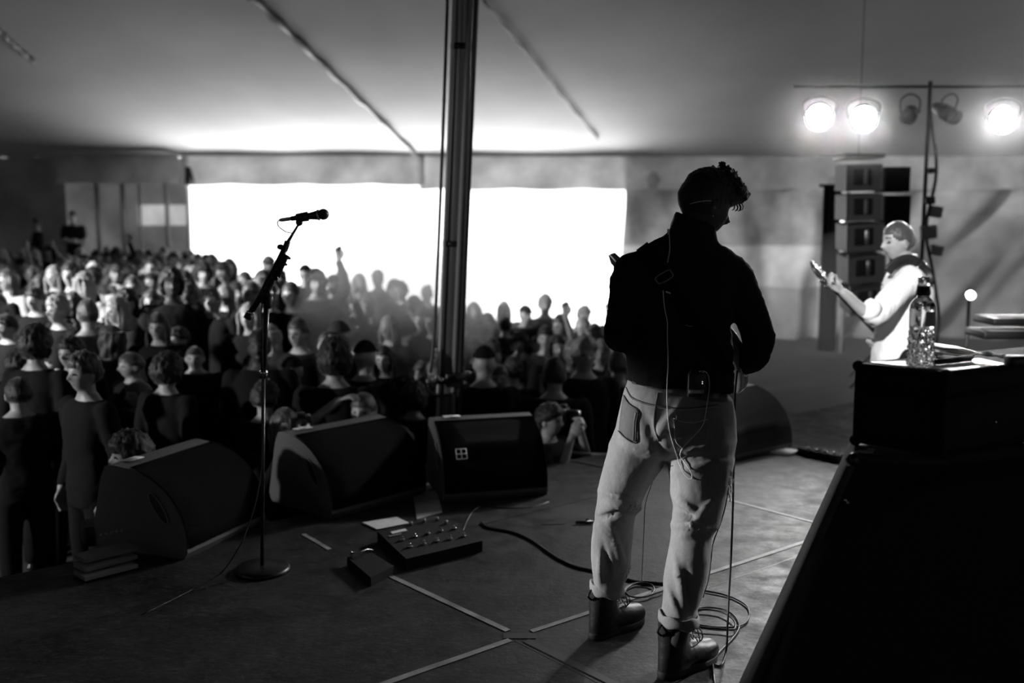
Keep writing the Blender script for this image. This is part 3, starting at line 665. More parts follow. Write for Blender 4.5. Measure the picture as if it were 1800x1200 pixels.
def camera_thing(px, py, Y, rz, label, sc_=1.0):
    r = empty('camera_body', at(px, py, Y), label, 'camera', rz=rz)
    bm = B(); box(bm, (0, 0, 0), (.14 * sc_, .06, .09 * sc_), bev=.01); box(bm, (0, 0, .055 * sc_), (.06, .05, .03), bev=.008); o = link('body', bm, M['black']); o.parent = r
    bm = B(); cyl(bm, (0, -.03, 0), (0, -.12, 0), .036, 20); o = link('lens', bm, M['dmetal']); o.parent = r
    bm = B(); cyl(bm, (0, -.121, 0), (0, -.123, 0), .028, 20); o = link('front_glass', bm, M['chrome']); o.parent = r
    bm = B(); cyl(bm, (.05, 0, .045), (.05, 0, .055), .012, 12); o = link('dial', bm, M['metal']); o.parent = r
camera_thing(528, 745, 5.86, D(25), 'black camera held by the woman in the pit')
camera_thing(990, 728, 6.75, D(70), 'camera held by the photographer beside the right floor monitor')
# two people on a riser at the far left
bm = B(); ra, rb = at(38, 440, 22.3), at(160, 440, 22.3); prism(bm, [(ra.x, 21.9, -.75), (rb.x, 21.9, -.75), (rb.x, 22.9, -.75), (ra.x, 22.9, -.75)], (0, 0, .62)); tag(link('riser', bm, M['cloth']), 'dark riser under the two people at far left', 'riser')
def zoned(px, py, Y, zf, **k):
    p = at(px, py, Y); o = bpy.data.objects.new('person', BODY[k['pose']]); COL.objects.link(o); s = (p.z - zf) / HZ
    o.location = (p.x, Y, zf); o.scale = (k['sx'], 1, s); o.rotation_euler = (0, 0, k['rz']); tag(o, k['label'], 'person'); child('hair', HAIR['short'], o, H_); child('shirt', SHIRT[k['pose'], k['lg']], o, M['t0']); child('trousers', TR, o, M['t0'])
zoned(128, 381, 22.3, -.13, pose='fold', sx=1.0, rz=0, lg=0, label='person in black standing with folded arms above the crowd at far left')
zoned(65, 393, 22.3, -.13, pose='fold', sx=1.5, rz=D(-60), lg=1, label='broad person in black beside a post at the far left edge of the crowd')
# the rest of the crowd, row by row
STY = [('short', H_, 'short dark hair'), ('short', HB, 'short brown hair'), ('tousled', H_, 'tousled dark hair'), ('tousled', HF, 'tousled fair hair'), ('long', H_, 'long dark hair'), ('long', HF, 'long fair hair'),
       ('shoulder-length', HB, 'shoulder-length brown hair'), ('curly', H_, 'curly dark hair'), ('cap', M['t2'], 'a grey cap'), ('cap', M['t0'], 'a black cap'), ('cropped', HB, 'cropped hair'), ('tied back', HB, 'tied back hair'), ('bun', HF, 'a fair bun')]
TOPS = {'t0': 'black', 't1': 'charcoal', 't2': 'grey', 't3': 'pale'}
rng = random.Random(11); n_crowd = 0; d = 5.9
while d < 21.5:
    x = -.53 * d + rng.uniform(0, .3)
    while x < .16 * d + .4:
        xx = x + rng.uniform(-.13, .13); yy = d + rng.uniform(-.16, .16); x += .37 + .009 * d + rng.uniform(0, .09)
        pn = Vector((xx, yy, 0)).dot(N); px = 900 + xx / yy * F * .99
        lim = 21.5 if px < 350 else (21.5 - 7.5 * ss((px - 350) / 60) if px < 900 else 13.2)
        if yy > lim or pn < 6.0 or px > 1160 or px < -30: continue
        if yy > 12 and px > 420 and rng.random() < .25: continue
        if any((xx - a) ** 2 + (yy - b_) ** 2 < (.34 if b_ < 9 else .34) ** 2 for a, b_ in PLACED): continue
        # keep the placed faces visible: nobody standing right in front of them
        if any(yy < b_ and b_ - yy < 1.3 and abs(xx / yy - a / b_) * F < (105 / yy) for a, b_ in PLACED if b_ < 12): continue
        if n_crowd >= 232: continue
        hr, hm, hd = rng.choice(STY); top = rng.choices(['t0', 't1', 't2', 't3'], [5, 3, 1.3, .9] if yy > 9.5 else [6, 2, 0, 0])[0]; pose = rng.choices(['down', 'fold', 'raise', 'phone'], [8, 2, .5, .4])[0]
        hgt = rng.gauss(1.60, .065); away = rng.random() < (.25 if yy < 8 else .06); rz = D(rng.uniform(-45, 35)) + (pi if away else 0)
        zone = 'near' if yy < 8.5 else ('middle' if yy < 13 else 'far'); side = 'near left wall' if px < 330 else ('left of microphone' if px < 460 else ('near the pole' if px < 780 else 'right of tent pole'))
        act = {'fold': ', arms folded', 'raise': ', hand raised', 'phone': ', hands at chin', 'down': ''}[pose]
        lb = '%sperson with %s, %s top%s, %s rows %s' % ('turned-away ' if away else '', hd, TOPS[top], act, zone, side)
        person(xx, yy, zg(xx, yy) + hgt, rz, pose, hr, hm, top, rng.random() < .6, 'skin' if rng.random() < .88 else 'skin2', 0, 1, lb, '%s rows of the crowd %s' % (zone, side)); n_crowd += 1
    d += .43 + .010 * d
from collections import defaultdict
byl = defaultdict(list)
for o in list(COL.objects):
    if o.get('category') == 'person': byl[o['label']].append(o)
WN = ['', '', 'two', 'three', 'four', 'five', 'six', 'seven', 'eight', 'nine']; OR = ['leftmost', 'second', 'third', 'fourth', 'fifth', 'sixth', 'seventh', 'eighth']
for lb, os_ in byl.items():
    if len(os_) > 1:
        os_.sort(key=lambda o: o.location.x / o.location.y)
        for i, o in enumerate(os_):
            t = '%s, %s of %s' % (lb, 'rightmost' if i == len(os_) - 1 else OR[i], WN[len(os_)])
            if len(t.split()) > 16: t = t.replace(' rows', '')
            if len(t.split()) > 16: t = t.replace('person with ', '')
            if len(t.split()) > 16: t = t.replace(', arms folded', ' folding arms').replace(' top,', ',')
            if len(t.split()) > 16: t = t.replace('turned-away ', '')
            o['label'] = t
print('crowd', n_crowd, 'placed', len(PLACED))
# ------------------------------------------------------------------ guitarist, back to the camera (3.5 m away)
def pring(yl, xl, xr, Y, ry, n=36, p=2.3, yr=None, sl=0):
    """horizontal-ish ring spanning picture columns xl..xr at row yl (row yr at its right side)"""
    a = at(xl, yl, Y); b_ = at(xr, yr if yr is not None else yl, Y); c = (a + b_) / 2; e = (b_ - a) / 2; out = []
    for i in range(n):
        t = 2 * pi * i / n; ca, sa = math.cos(t), math.sin(t); x = math.copysign(abs(ca) ** (2 / p), ca); y = math.copysign(abs(sa) ** (2 / p), sa)
        out.append(c + e * x + Vector((0, ry * y, sl * y)))
    return out
GY = 3.5
def gdetail():
    foot0 = gnd(1120, 1150)
    # --- body (skin): head, neck, hands and the figure inside the clothes, one surface
    hc = at(1241, 358, GY + .02)
    yaw = D(68); fwd = Vector((math.sin(yaw) * .93, math.cos(yaw) * .93, -.37)); up = Vector((0.25, .12, 1))
    HMx = Matrix.Translation(hc) @ frame_(fwd, up)
    bm = B(); head_bm(bm, HMx, 72)
    nb = at(1218, 425, GY - .01); limb(bm, [nb + Vector((-.01, .01, -.06)), nb + Vector((0, .01, .01)), hc + Vector((-.03, -.01, -.06))], [.048, .045, .054], 18)
    loft(bm, [pring(455, 1140, 1275, GY, .06), pring(500, 1098, 1282, GY, .10), pring(580, 1112, 1275, GY, .10), pring(660, 1115, 1270, GY, .10)])
    lw = at(1112, 492, GY + .50); rw = at(1300, 640, GY + .20)
    limb(bm, [at(1110, 480, GY), at(1090, 590, GY + .02), lw], [.05, .04, .026]); limb(bm, [at(1292, 480, GY), at(1343, 600, GY), rw], [.05, .04, .026])
    gbody = at(1243, 600, GY + .27); ghead = at(1102, 480, GY + .62); gax = (ghead - gbody).normalized()
    hand(bm, lw, (.05, .5, .85), (.6, -.3, .2), 1, 1.0, .1, .95, .009)
    hand(bm, rw, (-.75, .35, -.25), (0, 1, .1), -1, .55, .1, .95, .009)
    for hx, hy, kx, ky, ax, ay, Ys in ((1140, 760, 1090, 890, 1062, 1060, (3.52, 3.58, 3.66)), (1235, 770, 1228, 920, 1190, 1120, (3.48, 3.40, 3.31))):
        limb(bm, [at(hx, hy, Ys[0]), at(kx, ky, Ys[1]), at(ax, ay, Ys[2])], [.08, .055, .04])
    me = remesh(bm, .006, 2, .4)
    root = link('guitarist', me, [M['skin2'], M['eye'], M['lips']])
    inv = HMx.inverted()
    for p in me.polygons:
        c = inv @ p.center
        if c.y < -.05 and abs(abs(c.x) - .031) < .012 and abs(c.z - .003) < .006: p.material_index = 1
        elif c.y < -.06 and abs(c.x) < .022 and abs(c.z + .063) < .009: p.material_index = 2
    root.name = 'person'
    tag(root, 'guitarist in black top, pale jeans and boots seen from behind at centre stage', 'person')
    # --- hair: faded at the back and sides, thick curls on top tipping over the forehead
    bm = B(); hair_short(bm, HMx, .006, .058, seed=3, curl=.003, seg=64, back=-.045)
    vs = bmesh.ops.create_uvsphere(bm, u_segments=110, v_segments=80, radius=1)['verts']; dele = []
    for v in vs:
        u = v.co.copy(); p = head_shape(u, .012); fr = ss((-u.y + .1) / .9)
        low = .045 - .012 * fr
        if p.z < low - .012: dele.append(v); continue
        e = ss((p.z - low + .012) / .045)
        n1 = noise.noise(u * 6); n2 = abs(noise.noise(u * 15 + Vector((3, 1, 4)))); n3 = noise.noise(u * 34)
        lift = .010 + .026 * fr * e + .012 * n1 * fr + .022 * n2 * (.3 + .7 * fr) + .006 * n3
        q = head_shape(u, .001).lerp(head_shape(u, lift), .25 + .75 * e); q += Vector((0, -.026, -.004)) * ss((-u.y - .3) / .6) * e
        v.co = HMx @ q
    bmesh.ops.delete(bm, geom=dele, context='VERTS')
    rr = random.Random(4)
    for i in range(150):                                  # separate curls along the top and the fringe
        a = rr.uniform(-1.15, 1.15); b_ = rr.uniform(.05, 1.35); u = Vector((math.sin(a) * math.sin(b_ if i % 2 else 1.1), -math.cos(a) * math.sin(b_), math.cos(b_) * .9 + .12)).normalized()
        if u.z < .38: u.z = .4; u.normalize()
        q0 = head_shape(u, .026 + rr.uniform(0, .008)); r_ = rr.uniform(.005, .010); ax = Vector((rr.uniform(-1, 1), rr.uniform(-1, 1), rr.uniform(-1, 1))).normalized(); o_ = ax.orthogonal().normalized(); o2 = ax.cross(o_)
        pts = [HMx @ (q0 + Vector((0, -.012 * ss((-u.y) / .8), 0)) + (o_ * math.cos(t * 1.1) + o2 * math.sin(t * 1.1)) * r_ + ax * t * .0016) for t in range(7)]
        tube(bm, pts, [.0035, .004, .004, .004, .0035, .003, .0012], 5)
    for i in range(9):
        q = HMx @ Vector((rr.uniform(-.03, .03), -.118 - rr.uniform(0, .012), .052)); tube(bm, [q, q + Vector((.006, .0, -.012)), q + Vector((.004, 0, -.022)), q + Vector((-.003, 0, -.026))], [.0025, .0022, .0018, .0008], 5)
    link('hair', bm, M['hair'], root)
    # --- black knit top
    bm = B()
    T = [(668, 1102, 1290, .115, 690), (640, 1100, 1291, .118, 665), (610, 1101, 1288, .115, 625), (575, 1106, 1284, .112), (540, 1098, 1288, .112), (505, 1090, 1298, .112), (475, 1086, 1306, .108), (452, 1098, 1300, .098, 456), (438, 1118, 1288, .085, 446), (424, 1150, 1272, .074, 434), (412, 1174, 1264, .066, 424), (398, 1183, 1259, .062, 414)]
    loft(bm, [pring(t[0], t[1], t[2], GY - (.01 if t[0] > 470 else 0), t[3], yr=t[4] if len(t) > 4 else None, p=2.35) for t in T])
    loft(bm, [pring(412, 1178, 1263, GY, .066, yr=426), pring(395, 1183, 1262, GY, .061, yr=416), pring(380, 1187, 1260, GY, .060, yr=402), pring(372, 1190, 1254, GY, .054, yr=394)])
    limb(bm, [at(1118, 478, GY), at(1100, 540, GY - .01), at(1091, 592, GY + .0), at(1096, 560, GY + .22), at(1107, 510, GY + .42)], [.080, .068, .060, .048, .038], 20)
    limb(bm, [at(1284, 484, GY), at(1307, 528, GY - .01), at(1334, 592, GY), at(1322, 630, GY + .09), at(1304, 642, GY + .18)], [.076, .068, .060, .048, .040], 20)
    ball(bm, at(1326, 560, GY), .028, 1, 1, 1.4)
    me = remesh(bm, .0075, 5)
    for v in me.vertices:
        d_ = fbm(v.co, 6) * .010 + fbm(Vector((v.co.x * 2, v.co.y, v.co.z * 5)), 4) * .006; v.co += v.normal * d_
    link('knit_top', me, M['wool'], root)
    # --- jeans
    bm = B()
    PT = [(650, 1106, 1272, .104, 676), (672, 1103, 1279, .112, 694), (700, 1094, 1287, .120), (735, 1087, 1292, .126), (770, 1080, 1293, .125), (792, 1090, 1286, .098), (804, 1110, 1270, .07)]
    loft(bm, [pring(t[0], t[1], t[2], GY, t[3], yr=t[4] if len(t) > 4 else None, p=2.5) for t in PT])
    LL = [(745, 1086, 1180, 3.51, .100), (780, 1072, 1180, 3.52, .100), (815, 1062, 1168, 3.53, .098), (850, 1054, 1142, 3.54, .092), (885, 1050, 1124, 3.55, .084), (900, 1046, 1118, 3.555, .078), (925, 1042, 1114, 3.57, .076), (950, 1039, 1112, 3.59, .076), (980, 1038, 1107, 3.61, .074), (1005, 1040, 1099, 3.63, .070), (1022, 1043, 1094, 3.64, .062), (1035, 1040, 1096, 3.65, .062)]
    RL = [(745, 1172, 1291, 3.49, .108), (780, 1170, 1291, 3.48, .106), (815, 1173, 1289, 3.46, .102), (850, 1178, 1283, 3.44, .096), (885, 1181, 1273, 3.42, .088), (920, 1181, 1264, 3.40, .080), (945, 1180, 1252, 3.39, .076), (975, 1175, 1250, 3.37, .076), (1010, 1168, 1245, 3.36, .074), (1045, 1165, 1234, 3.34, .070), (1066, 1163, 1225, 3.33, .064), (1082, 1160, 1226, 3.32, .066)]
    for R_ in (LL, RL): loft(bm, [pring(y, a, b_, Y, r, p=2.15) for y, a, b_, Y, r in R_])
    me = remesh(bm, .0065, 4)
    # folds: soft ridges placed where the cloth bunches (picture row/col, slant, depth)
    folds = [(1110, 893, 40, .15, 7, .012), (1075, 905, 36, -.25, 6, -.010), (1090, 873, 40, .3, 6, .008), (1100, 1008, 30, 1.9, 5, .008), (1065, 985, 34, 1.4, 6, -.009), (1085, 960, 40, 1.25, 6, .008), (1055, 1000, 30, 1.6, 5, .008), (1060, 930, 30, .9, 8, .005),
             (1235, 788, 55, -.12, 7, .008), (1235, 803, 52, -.05, 6, -.007), (1230, 820, 45, -.2, 6, .007), (1215, 908, 34, .5, 7, -.012), (1205, 890, 40, .8, 8, .008), (1240, 895, 35, -.8, 7, .009), (1215, 925, 40, .1, 7, .010), (1230, 945, 40, -.2, 8, -.006), (1195, 1020, 45, 1.35, 6, .008), (1210, 1040, 45, 1.5, 6, -.008), (1180, 1050, 30, 1.2, 5, .007),
             (1175, 740, 40, -.9, 8, .010), (1150, 770, 45, 1.2, 9, -.008), (1120, 790, 50, .2, 9, .007), (1215, 735, 45, -.35, 8, .009), (1205, 755, 45, -.3, 7, -.008), (1225, 700, 50, -.1, 8, .005), (1150, 690, 50, .1, 8, .004)]
    def proj(p):
        q = p - Vector((0, 0, CH)); yy = q.y * math.cos(TH) - q.z * math.sin(TH); zz = q.y * math.sin(TH) + q.z * math.cos(TH); return 900 + F * q.x / yy, 600 - F * zz / yy
    for v in me.vertices:
        px, py = proj(v.co); d_ = fbm(Vector((v.co.x * 1.2, v.co.y, v.co.z * .5)), 9) * .004
        if v.normal.y < .3:
            for fx, fy, ln, an, wd, dp in folds:
                dx, dy = px - fx, py - fy; ca, sa = math.cos(an), math.sin(an); s_ = (dx * ca + dy * sa) / ln; t_ = (-dx * sa + dy * ca) / wd
                if abs(s_) < 1.6 and abs(t_) < 3: d_ += dp * 1.5 * math.exp(-s_ * s_ * 1.4 - t_ * t_)
        v.co += v.normal * d_
    dm = bpy.data.materials.new('washed_denim'); dm.use_nodes = True; nt = dm.node_tree; b = nt.nodes['Principled BSDF']; b.inputs['Roughness'].default_value = .85; b.inputs['Specular IOR Level'].default_value = .2
    tc = nt.nodes.new('ShaderNodeTexCoord')
    def nn(scale, st, det=4):
        mp = nt.nodes.new('ShaderNodeMapping'); mp.inputs['Scale'].default_value = st; nt.links.new(tc.outputs['Object'], mp.inputs[0]); n = nt.nodes.new('ShaderNodeTexNoise'); n.inputs['Scale'].default_value = scale; n.inputs['Detail'].default_value = det; nt.links.new(mp.outputs[0], n.inputs['Vector']); return n
    n1 = nn(5, (1, 1, .4)); n2 = nn(220, (1, 1, .25), 2)
    r = nt.nodes.new('ShaderNodeMapRange'); r.inputs['From Min'].default_value = .3; r.inputs['From Max'].default_value = .7; r.inputs['To Min'].default_value = .20; r.inputs['To Max'].default_value = .36; nt.links.new(n1.outputs[0], r.inputs[0])
    r2 = nt.nodes.new('ShaderNodeMapRange'); r2.inputs['To Min'].default_value = .75; r2.inputs['To Max'].default_value = 1.25; nt.links.new(n2.outputs[0], r2.inputs[0])
    mu = nt.nodes.new('ShaderNodeMath'); mu.operation = 'MULTIPLY'; nt.links.new(r.outputs[0], mu.inputs[0]); nt.links.new(r2.outputs[0], mu.inputs[1]); nt.links.new(mu.outputs[0], b.inputs['Base Color'])
    bp = nt.nodes.new('ShaderNodeBump'); bp.inputs['Strength'].default_value = .35; bp.inputs['Distance'].default_value = .004; n3 = nn(28, (1, 1, .5)); nt.links.new(n3.outputs[0], bp.inputs['Height']); nt.links.new(bp.outputs[0], b.inputs['Normal'])
    thread = mat('denim_thread', .42, .8); dark_seam = mat('denim_seam', .10, .9)
    jeans = link('jeans', me, dm, root)
    tree = bvh_of([jeans])
    def on(pts, off=.002): return [stick(x, y, tree, off) for x, y in pts]
    def seamt(nm, pts, r, m, k=5, off=.0015, parent=jeans, closed=False):
        bm = B(); P = spline([at(x, y, 3.4) for x, y in pts], k)
        P2 = [stick(*proj(p), tree, off) for p in P]; tube(bm, P2, r, 6); return link(nm, bm, m, parent)
    # waistband: raised band along the top of the jeans
    def patch(nm, poly_rows, m, off, parent, th=.003):
        """sheet lying on the jeans; rows of picture points"""
        bm = B(); T_ = [[stick(x, y, tree, off) for x, y in row] for row in poly_rows]; vsO = [[bm.verts.new(p) for p in row] for row in T_]
        for a, b_ in zip(vsO, vsO[1:]):
            for i in range(len(a) - 1): bm.faces.new((a[i], a[i + 1], b_[i + 1], b_[i]))
        r_ = bmesh.ops.solidify(bm, geom=bm.faces[:], thickness=-th); return link(nm, bm, m, parent)
    def lerp_row(a, b_, n): return [(a[0] + (b_[0] - a[0]) * i / n, a[1] + (b_[1] - a[1]) * i / n) for i in range(n + 1)]
    top = [(1108, 653), (1125, 660), (1145, 667), (1170, 673), (1195, 680), (1215, 685), (1245, 690), (1275, 694)]
    bot = [(1106, 666), (1124, 676), (1144, 683), (1168, 689), (1194, 696), (1214, 700), (1245, 705), (1278, 708)]
    patch('waistband', [[(t[0] + (b_[0] - t[0]) * k / 2, t[1] + (b_[1] - t[1]) * k / 2) for t, b_ in zip(top, bot)] for k in range(3)], dm, .004, jeans, .004)
    patch('belt_loop', [lerp_row((1158 - k * 1.4, 662 + k * 5.5), (1166 - k * 1.4, 664 + k * 5.5), 2) for k in range(5)], dm, .009, jeans, .005)
    patch('belt_loop', [lerp_row((1118 - k, 654 + k * 5), (1124 - k, 657 + k * 5), 2) for k in range(5)], dm, .009, jeans, .005)
    # yoke, back seam, back pocket
    seamt('seam', [(1101, 681), (1110, 697), (1130, 707), (1152, 712), (1185, 717), (1220, 716), (1262, 711)], .0022, dark_seam)
    seamt('seam', [(1101, 685), (1111, 701), (1131, 710), (1152, 715), (1185, 720), (1220, 719), (1262, 715)], .0012, thread)
    seamt('seam', [(1157, 690), (1152, 715), (1150, 735), (1151, 752), (1158, 775)], .0026, dark_seam)
    pk = [[(1097, 694), (1106, 709), (1121, 722)], [(1094, 712), (1104, 728), (1119, 742)], [(1091, 735), (1102, 750), (1117, 762)], [(1089, 755), (1100, 768), (1116, 777)]]
    def fine(g_, m_, n_):
        out = []
        for i in range(m_ + 1):
            r_ = i / m_ * (len(g_) - 1); a = min(int(r_), len(g_) - 2); f = r_ - a; row = []
            for j in range(n_ + 1):
                c_ = j / n_ * (len(g_[0]) - 1); b0 = min(int(c_), len(g_[0]) - 2); h = c_ - b0
                q = [[g_[a + u][b0 + v] for v in (0, 1)] for u in (0, 1)]
                row.append(tuple((q[0][0][k] * (1 - h) + q[0][1][k] * h) * (1 - f) + (q[1][0][k] * (1 - h) + q[1][1][k] * h) * f for k in (0, 1)))
            out.append(row)
        return out
    pk = fine(pk, 16, 10)
    patch('back_pocket', pk, dm, .003, jeans, .003)
    seamt('seam', [(1097, 694), (1106, 709), (1121, 722), (1119, 742), (1116, 777), (1100, 770), (1088, 757)], .0018, dark_seam, off=.004)
    seamt('seam', [(1118, 724), (1115, 743), (1113, 774)], .0010, thread, off=.005)
    seamt('seam', [(1283, 840), (1277, 880), (1268, 915), (1252, 960), (1247, 1010), (1236, 1050)], .0022, dark_seam)
    # frayed rip with loose threads on the outer thigh
    bm = B(); rr = random.Random(2)
    for i in range(26):
        y = 812 + i * 2.0; x = 1286 - (i * .18); a = stick(min(x - 3, 1281), y, tree, .004, 3.44); pts = [a]
        for k in range(4): pts.append(pts[-1] + Vector((rr.uniform(-.002, .005), -.002, -rr.uniform(.006, .014))))
        tube(bm, pts, .0009, 4)
    link('frayed_threads', bm, M['wcable'], jeans)
    # rolled cuffs
    for yy, a, b_, Y, r_, tilt in ((1030, 1034, 1100, 3.65, .066, 0), (1083, 1155, 1231, 3.315, .072, 0)):
        bm = B(); rows = []
        for k in range(12):
            t = 2 * pi * k / 12; e = 3 * math.cos(t); dy = 10 * math.sin(t)
            R_ = pring(yy + dy, a + 5 - e, b_ - 5 + e, Y, r_ - .008 + .006 * math.cos(t), 40, 2.2, yr=yy + dy + 6)
            rows.append([p + Vector((0, 0, .004 * math.sin(i * .9 + k * .3))) for i, p in enumerate(R_)])
        vs = [[bm.verts.new(p) for p in r] for r in rows]; n = 40
        for k in range(12):
            for i in range(n): bm.faces.new((vs[k][i], vs[k][(i + 1) % n], vs[(k + 1) % 12][(i + 1) % n], vs[(k + 1) % 12][i]))
        link('cuff', bm, dm, jeans)
    # --- boots
    for (ax, ay, Y, top_y, w_, ang, sole_y) in ((1057, 1112, 3.66, 1040, 38, D(40), 1124), (1180, 1186, 3.33, 1092, 44, D(38), 1192)):
        hz = gnd(ax, sole_y); hz = Vector((at(ax, ay, Y).x, Y, 0)); f = Vector((math.cos(ang), math.sin(ang), 0)); s_ = Vector((-f.y, f.x, 0))
        bm = B(); topc = at(ax + (3 if ax < 1100 else 4), top_y, Y)
        def rg(c, a, b_, tilt=0, n=28, p=2.2):
            return [c + f * (a * math.copysign(abs(math.cos(t)) ** (2 / p), math.cos(t))) + s_ * (b_ * math.copysign(abs(math.sin(t)) ** (2 / p), math.sin(t))) + Vector((0, 0, tilt * math.cos(t))) for t in [2 * pi * i / n for i in range(n)]]
        loft(bm, [rg(topc + Vector((0, 0, .03)), .056, .048), rg(topc, .056, .048), rg(hz + f * .005 + Vector((0, 0, .15)), .056, .046), rg(hz + f * .012 + Vector((0, 0, .10)), .064, .044), rg(hz + f * .02 + Vector((0, 0, .05)), .075, .042), rg(hz + f * .02 + Vector((0, 0, .022)), .075, .042)])
        limb(bm, [hz + Vector((0, 0, .055)) + f * .0, hz + Vector((0, 0, .065)) + f * .09, hz + Vector((0, 0, .052)) + f * .15, hz + Vector((0, 0, .050)) + f * .185], [.045, .050, .050, .046], 20, .85, (0, 0, 1))
        me = remesh(bm, .006, 4); bo = link('boot', me, M['leather'], root)
        bm = B(); sole = []
        for i in range(32):
            t = 2 * pi * i / 32; u_ = math.cos(t); v_ = math.sin(t); L_ = .145 * u_; wd = .050 - .010 * math.exp(-((u_ + .15) / .35) ** 2) - .006 * (u_ < 0); sole.append(hz + f * (.085 + L_) + s_ * (wd * math.copysign(abs(v_) ** .75, v_)))
        loft(bm, [[p + Vector((0, 0, z)) + (p - hz - f * .085) * k for p in sole] for z, k in ((.003, -.01), (.012, .0), (.024, .0), (.030, -.02))]); link('sole', bm, M['rubber'], bo)
        bm = B(); bt = bvh_of([bo]); P = []
        for k in range(5):
            c0 = hz + f * (.075 + .022 * k) + Vector((0, 0, .16 - .018 * k)) if False else hz + f * (.062 + .024 * k) + Vector((0, 0, .145 - .014 * k))
            a = c0 + s_ * .022 + Vector((0, 0, -.015)); b_ = c0 - s_ * .022 + Vector((0, 0, -.015)); tube(bm, spline([a, c0 + Vector((0, 0, .004)), b_], 4), .0022, 5)
        c0 = hz + f * .07 + Vector((0, 0, .15))
        for q in (1, -1):
            tube(bm, spline([c0, c0 + f * .03 + s_ * q * .03 + Vector((0, 0, .01)), c0 + f * .05 + s_ * q * .035 + Vector((0, 0, -.03)), c0 + f * .03 + s_ * q * .02 + Vector((0, 0, -.06))]), .002, 5)
            tube(bm, spline([c0, c0 + f * .04 + s_ * q * .012 + Vector((0, 0, .0)), c0 + f * .06 + s_ * q * .015 + Vector((0, 0, -.05))]), .002, 5)
        link('laces', bm, M['cable'], bo)
        bm = B(); q = hz - f * .055 + Vector((0, 0, .13)); tube(bm, spline([q + Vector((0, 0, .03)), q - f * .018 + Vector((0, 0, .05)), q + Vector((0, 0, .07))]), .004, 6); link('heel_loop', bm, M['leather'], bo)
    # --- guitar slung in front of him, its neck pointing up left away from the camera
    gl = Vector((-.55, -.10, 1)); gn = gax.cross(gl).normalized()           # face normal (away from player)
    if gn.y < 0: gn = -gn
    gs_ = gn.cross(gax).normalized()
    if gs_.z < 0: gs_ = -gs_
    gt = empty('electric_guitar', gbody, 'electric guitar held in front of the guitarist, pale body edge showing at his right hip', 'guitar')
    prof = [(-.21, .02), (-.205, .09), (-.17, .145), (-.11, .165), (-.04, .14), (.0, .118), (.05, .125), (.11, .155), (.175, .15), (.20, .12), (.17, .075), (.12, .045), (.11, 0), (.12, -.045), (.16, -.07), (.165, -.11), (.12, -.145), (.05, -.13), (.0, -.112), (-.06, -.125), (-.12, -.155), (-.18, -.14), (-.205, -.08)]
    P = lambda a, b_, c: gbody + gax * a + gs_ * b_ + gn * c
    bm = B(); pr = [Vector((a, b_, 0)) for a, b_ in prof]; pr = spline(pr + [pr[0]], 3)[:-1]
    loft(bm, [[P(v.x * k, v.y * k, c) for v in pr] for c, k in ((-.022, .95), (-.017, .99), (-.008, 1), (.010, 1), (.019, .99), (.024, .95))]); gb = link('guitar_body', bm, M['wood'], gt)
    bm = B(); L_ = (ghead - gbody).length
    tube(bm, [P(.10, 0, .016), P(L_ - .04, 0, .016)], [.028, .022], 14, .5, gn); link('neck', bm, M['wooddark'], gt)
    bm = B(); box(bm, (0, 0, 0), (1, 1, 1)); Mx = Matrix(((gax.x, gs_.x, gn.x, 0), (gax.y, gs_.y, gn.y, 0), (gax.z, gs_.z, gn.z, 0), (0, 0, 0, 1)))
    bm.free(); bm = B(); hp = [(-.05, -.02), (-.02, -.036), (.07, -.045), (.12, -.03), (.13, .01), (.10, .035), (.02, .032), (-.05, .022)]
    prism(bm, [P(L_ + a, b_, .002) for a, b_ in hp], gn * .016); hd = link('headstock', bm, M['wood'], gt)
    for k in range(6):
        bm = B(); q = P(L_ - .01 + .022 * k, -.045, .008); cyl(bm, q, q - gs_ * .02, .004, 8); ball(bm, q - gs_ * .024, .008, seg=10); link('tuning_peg', bm, M['chrome'], hd)
    bm = B(); prism(bm, [P(a, b_, .0245) for a, b_ in ((-.08, -.10), (.10, -.09), (.11, .03), (-.02, .05), (-.10, .02))], gn * .003); link('pickguard', bm, M['black'], gt)
    for a in (-.08, 0, .08): bm = B(); box(bm, P(a, 0, .03), (.02, .07, .012), Mx, .003); link('pickup', bm, M['black'], gt)
    bm = B(); ball(bm, P(-.215, 0, 0), .009, seg=10); link('strap_button', bm, M['chrome'], gt)
    # --- strap over the back with its buckle
    tt = bvh_of([o for o in root.children if o.name.startswith('knit_top')])
    st = empty('guitar_strap', at(1168, 488, 3.38), 'black guitar strap with metal buckle across the guitarist back', 'strap')
    def ribbon(pts, wpx, off, m, nm, parent, th=.003, tree_=tt, k=5):
        P_ = spline([Vector((x, y, 0)) for x, y in pts], k); bm = B(); rows = []
        for i, q in enumerate(P_):
            t = (P_[min(i + 1, len(P_) - 1)] - P_[max(i - 1, 0)]).normalized(); s = Vector((-t.y, t.x, 0)) * wpx / 2
            rows.append([bm.verts.new(stick(q.x + s.x * u_, q.y + s.y * u_, tree_, off, GY - .1)) for u_ in (-1, -.5, 0, .5, 1)])
        for a, b_ in zip(rows, rows[1:]):
            for i in range(4): bm.faces.new((a[i], a[i + 1], b_[i + 1], b_[i]))
        bmesh.ops.solidify(bm, geom=bm.faces[:], thickness=-th); return link(nm, bm, m, parent)
    ribbon([(1128, 432), (1145, 455), (1168, 488), (1198, 535), (1228, 580), (1258, 622), (1284, 655)], 24, .004, M['cloth'], 'webbing', st)
    q = stick(1167, 487, tt, .012); d1 = (at(1181, 477, 3.4) - at(1154, 493, 3.4)).normalized(); d2 = Vector((0, -1, .1)).cross(d1).normalized(); bm = B()
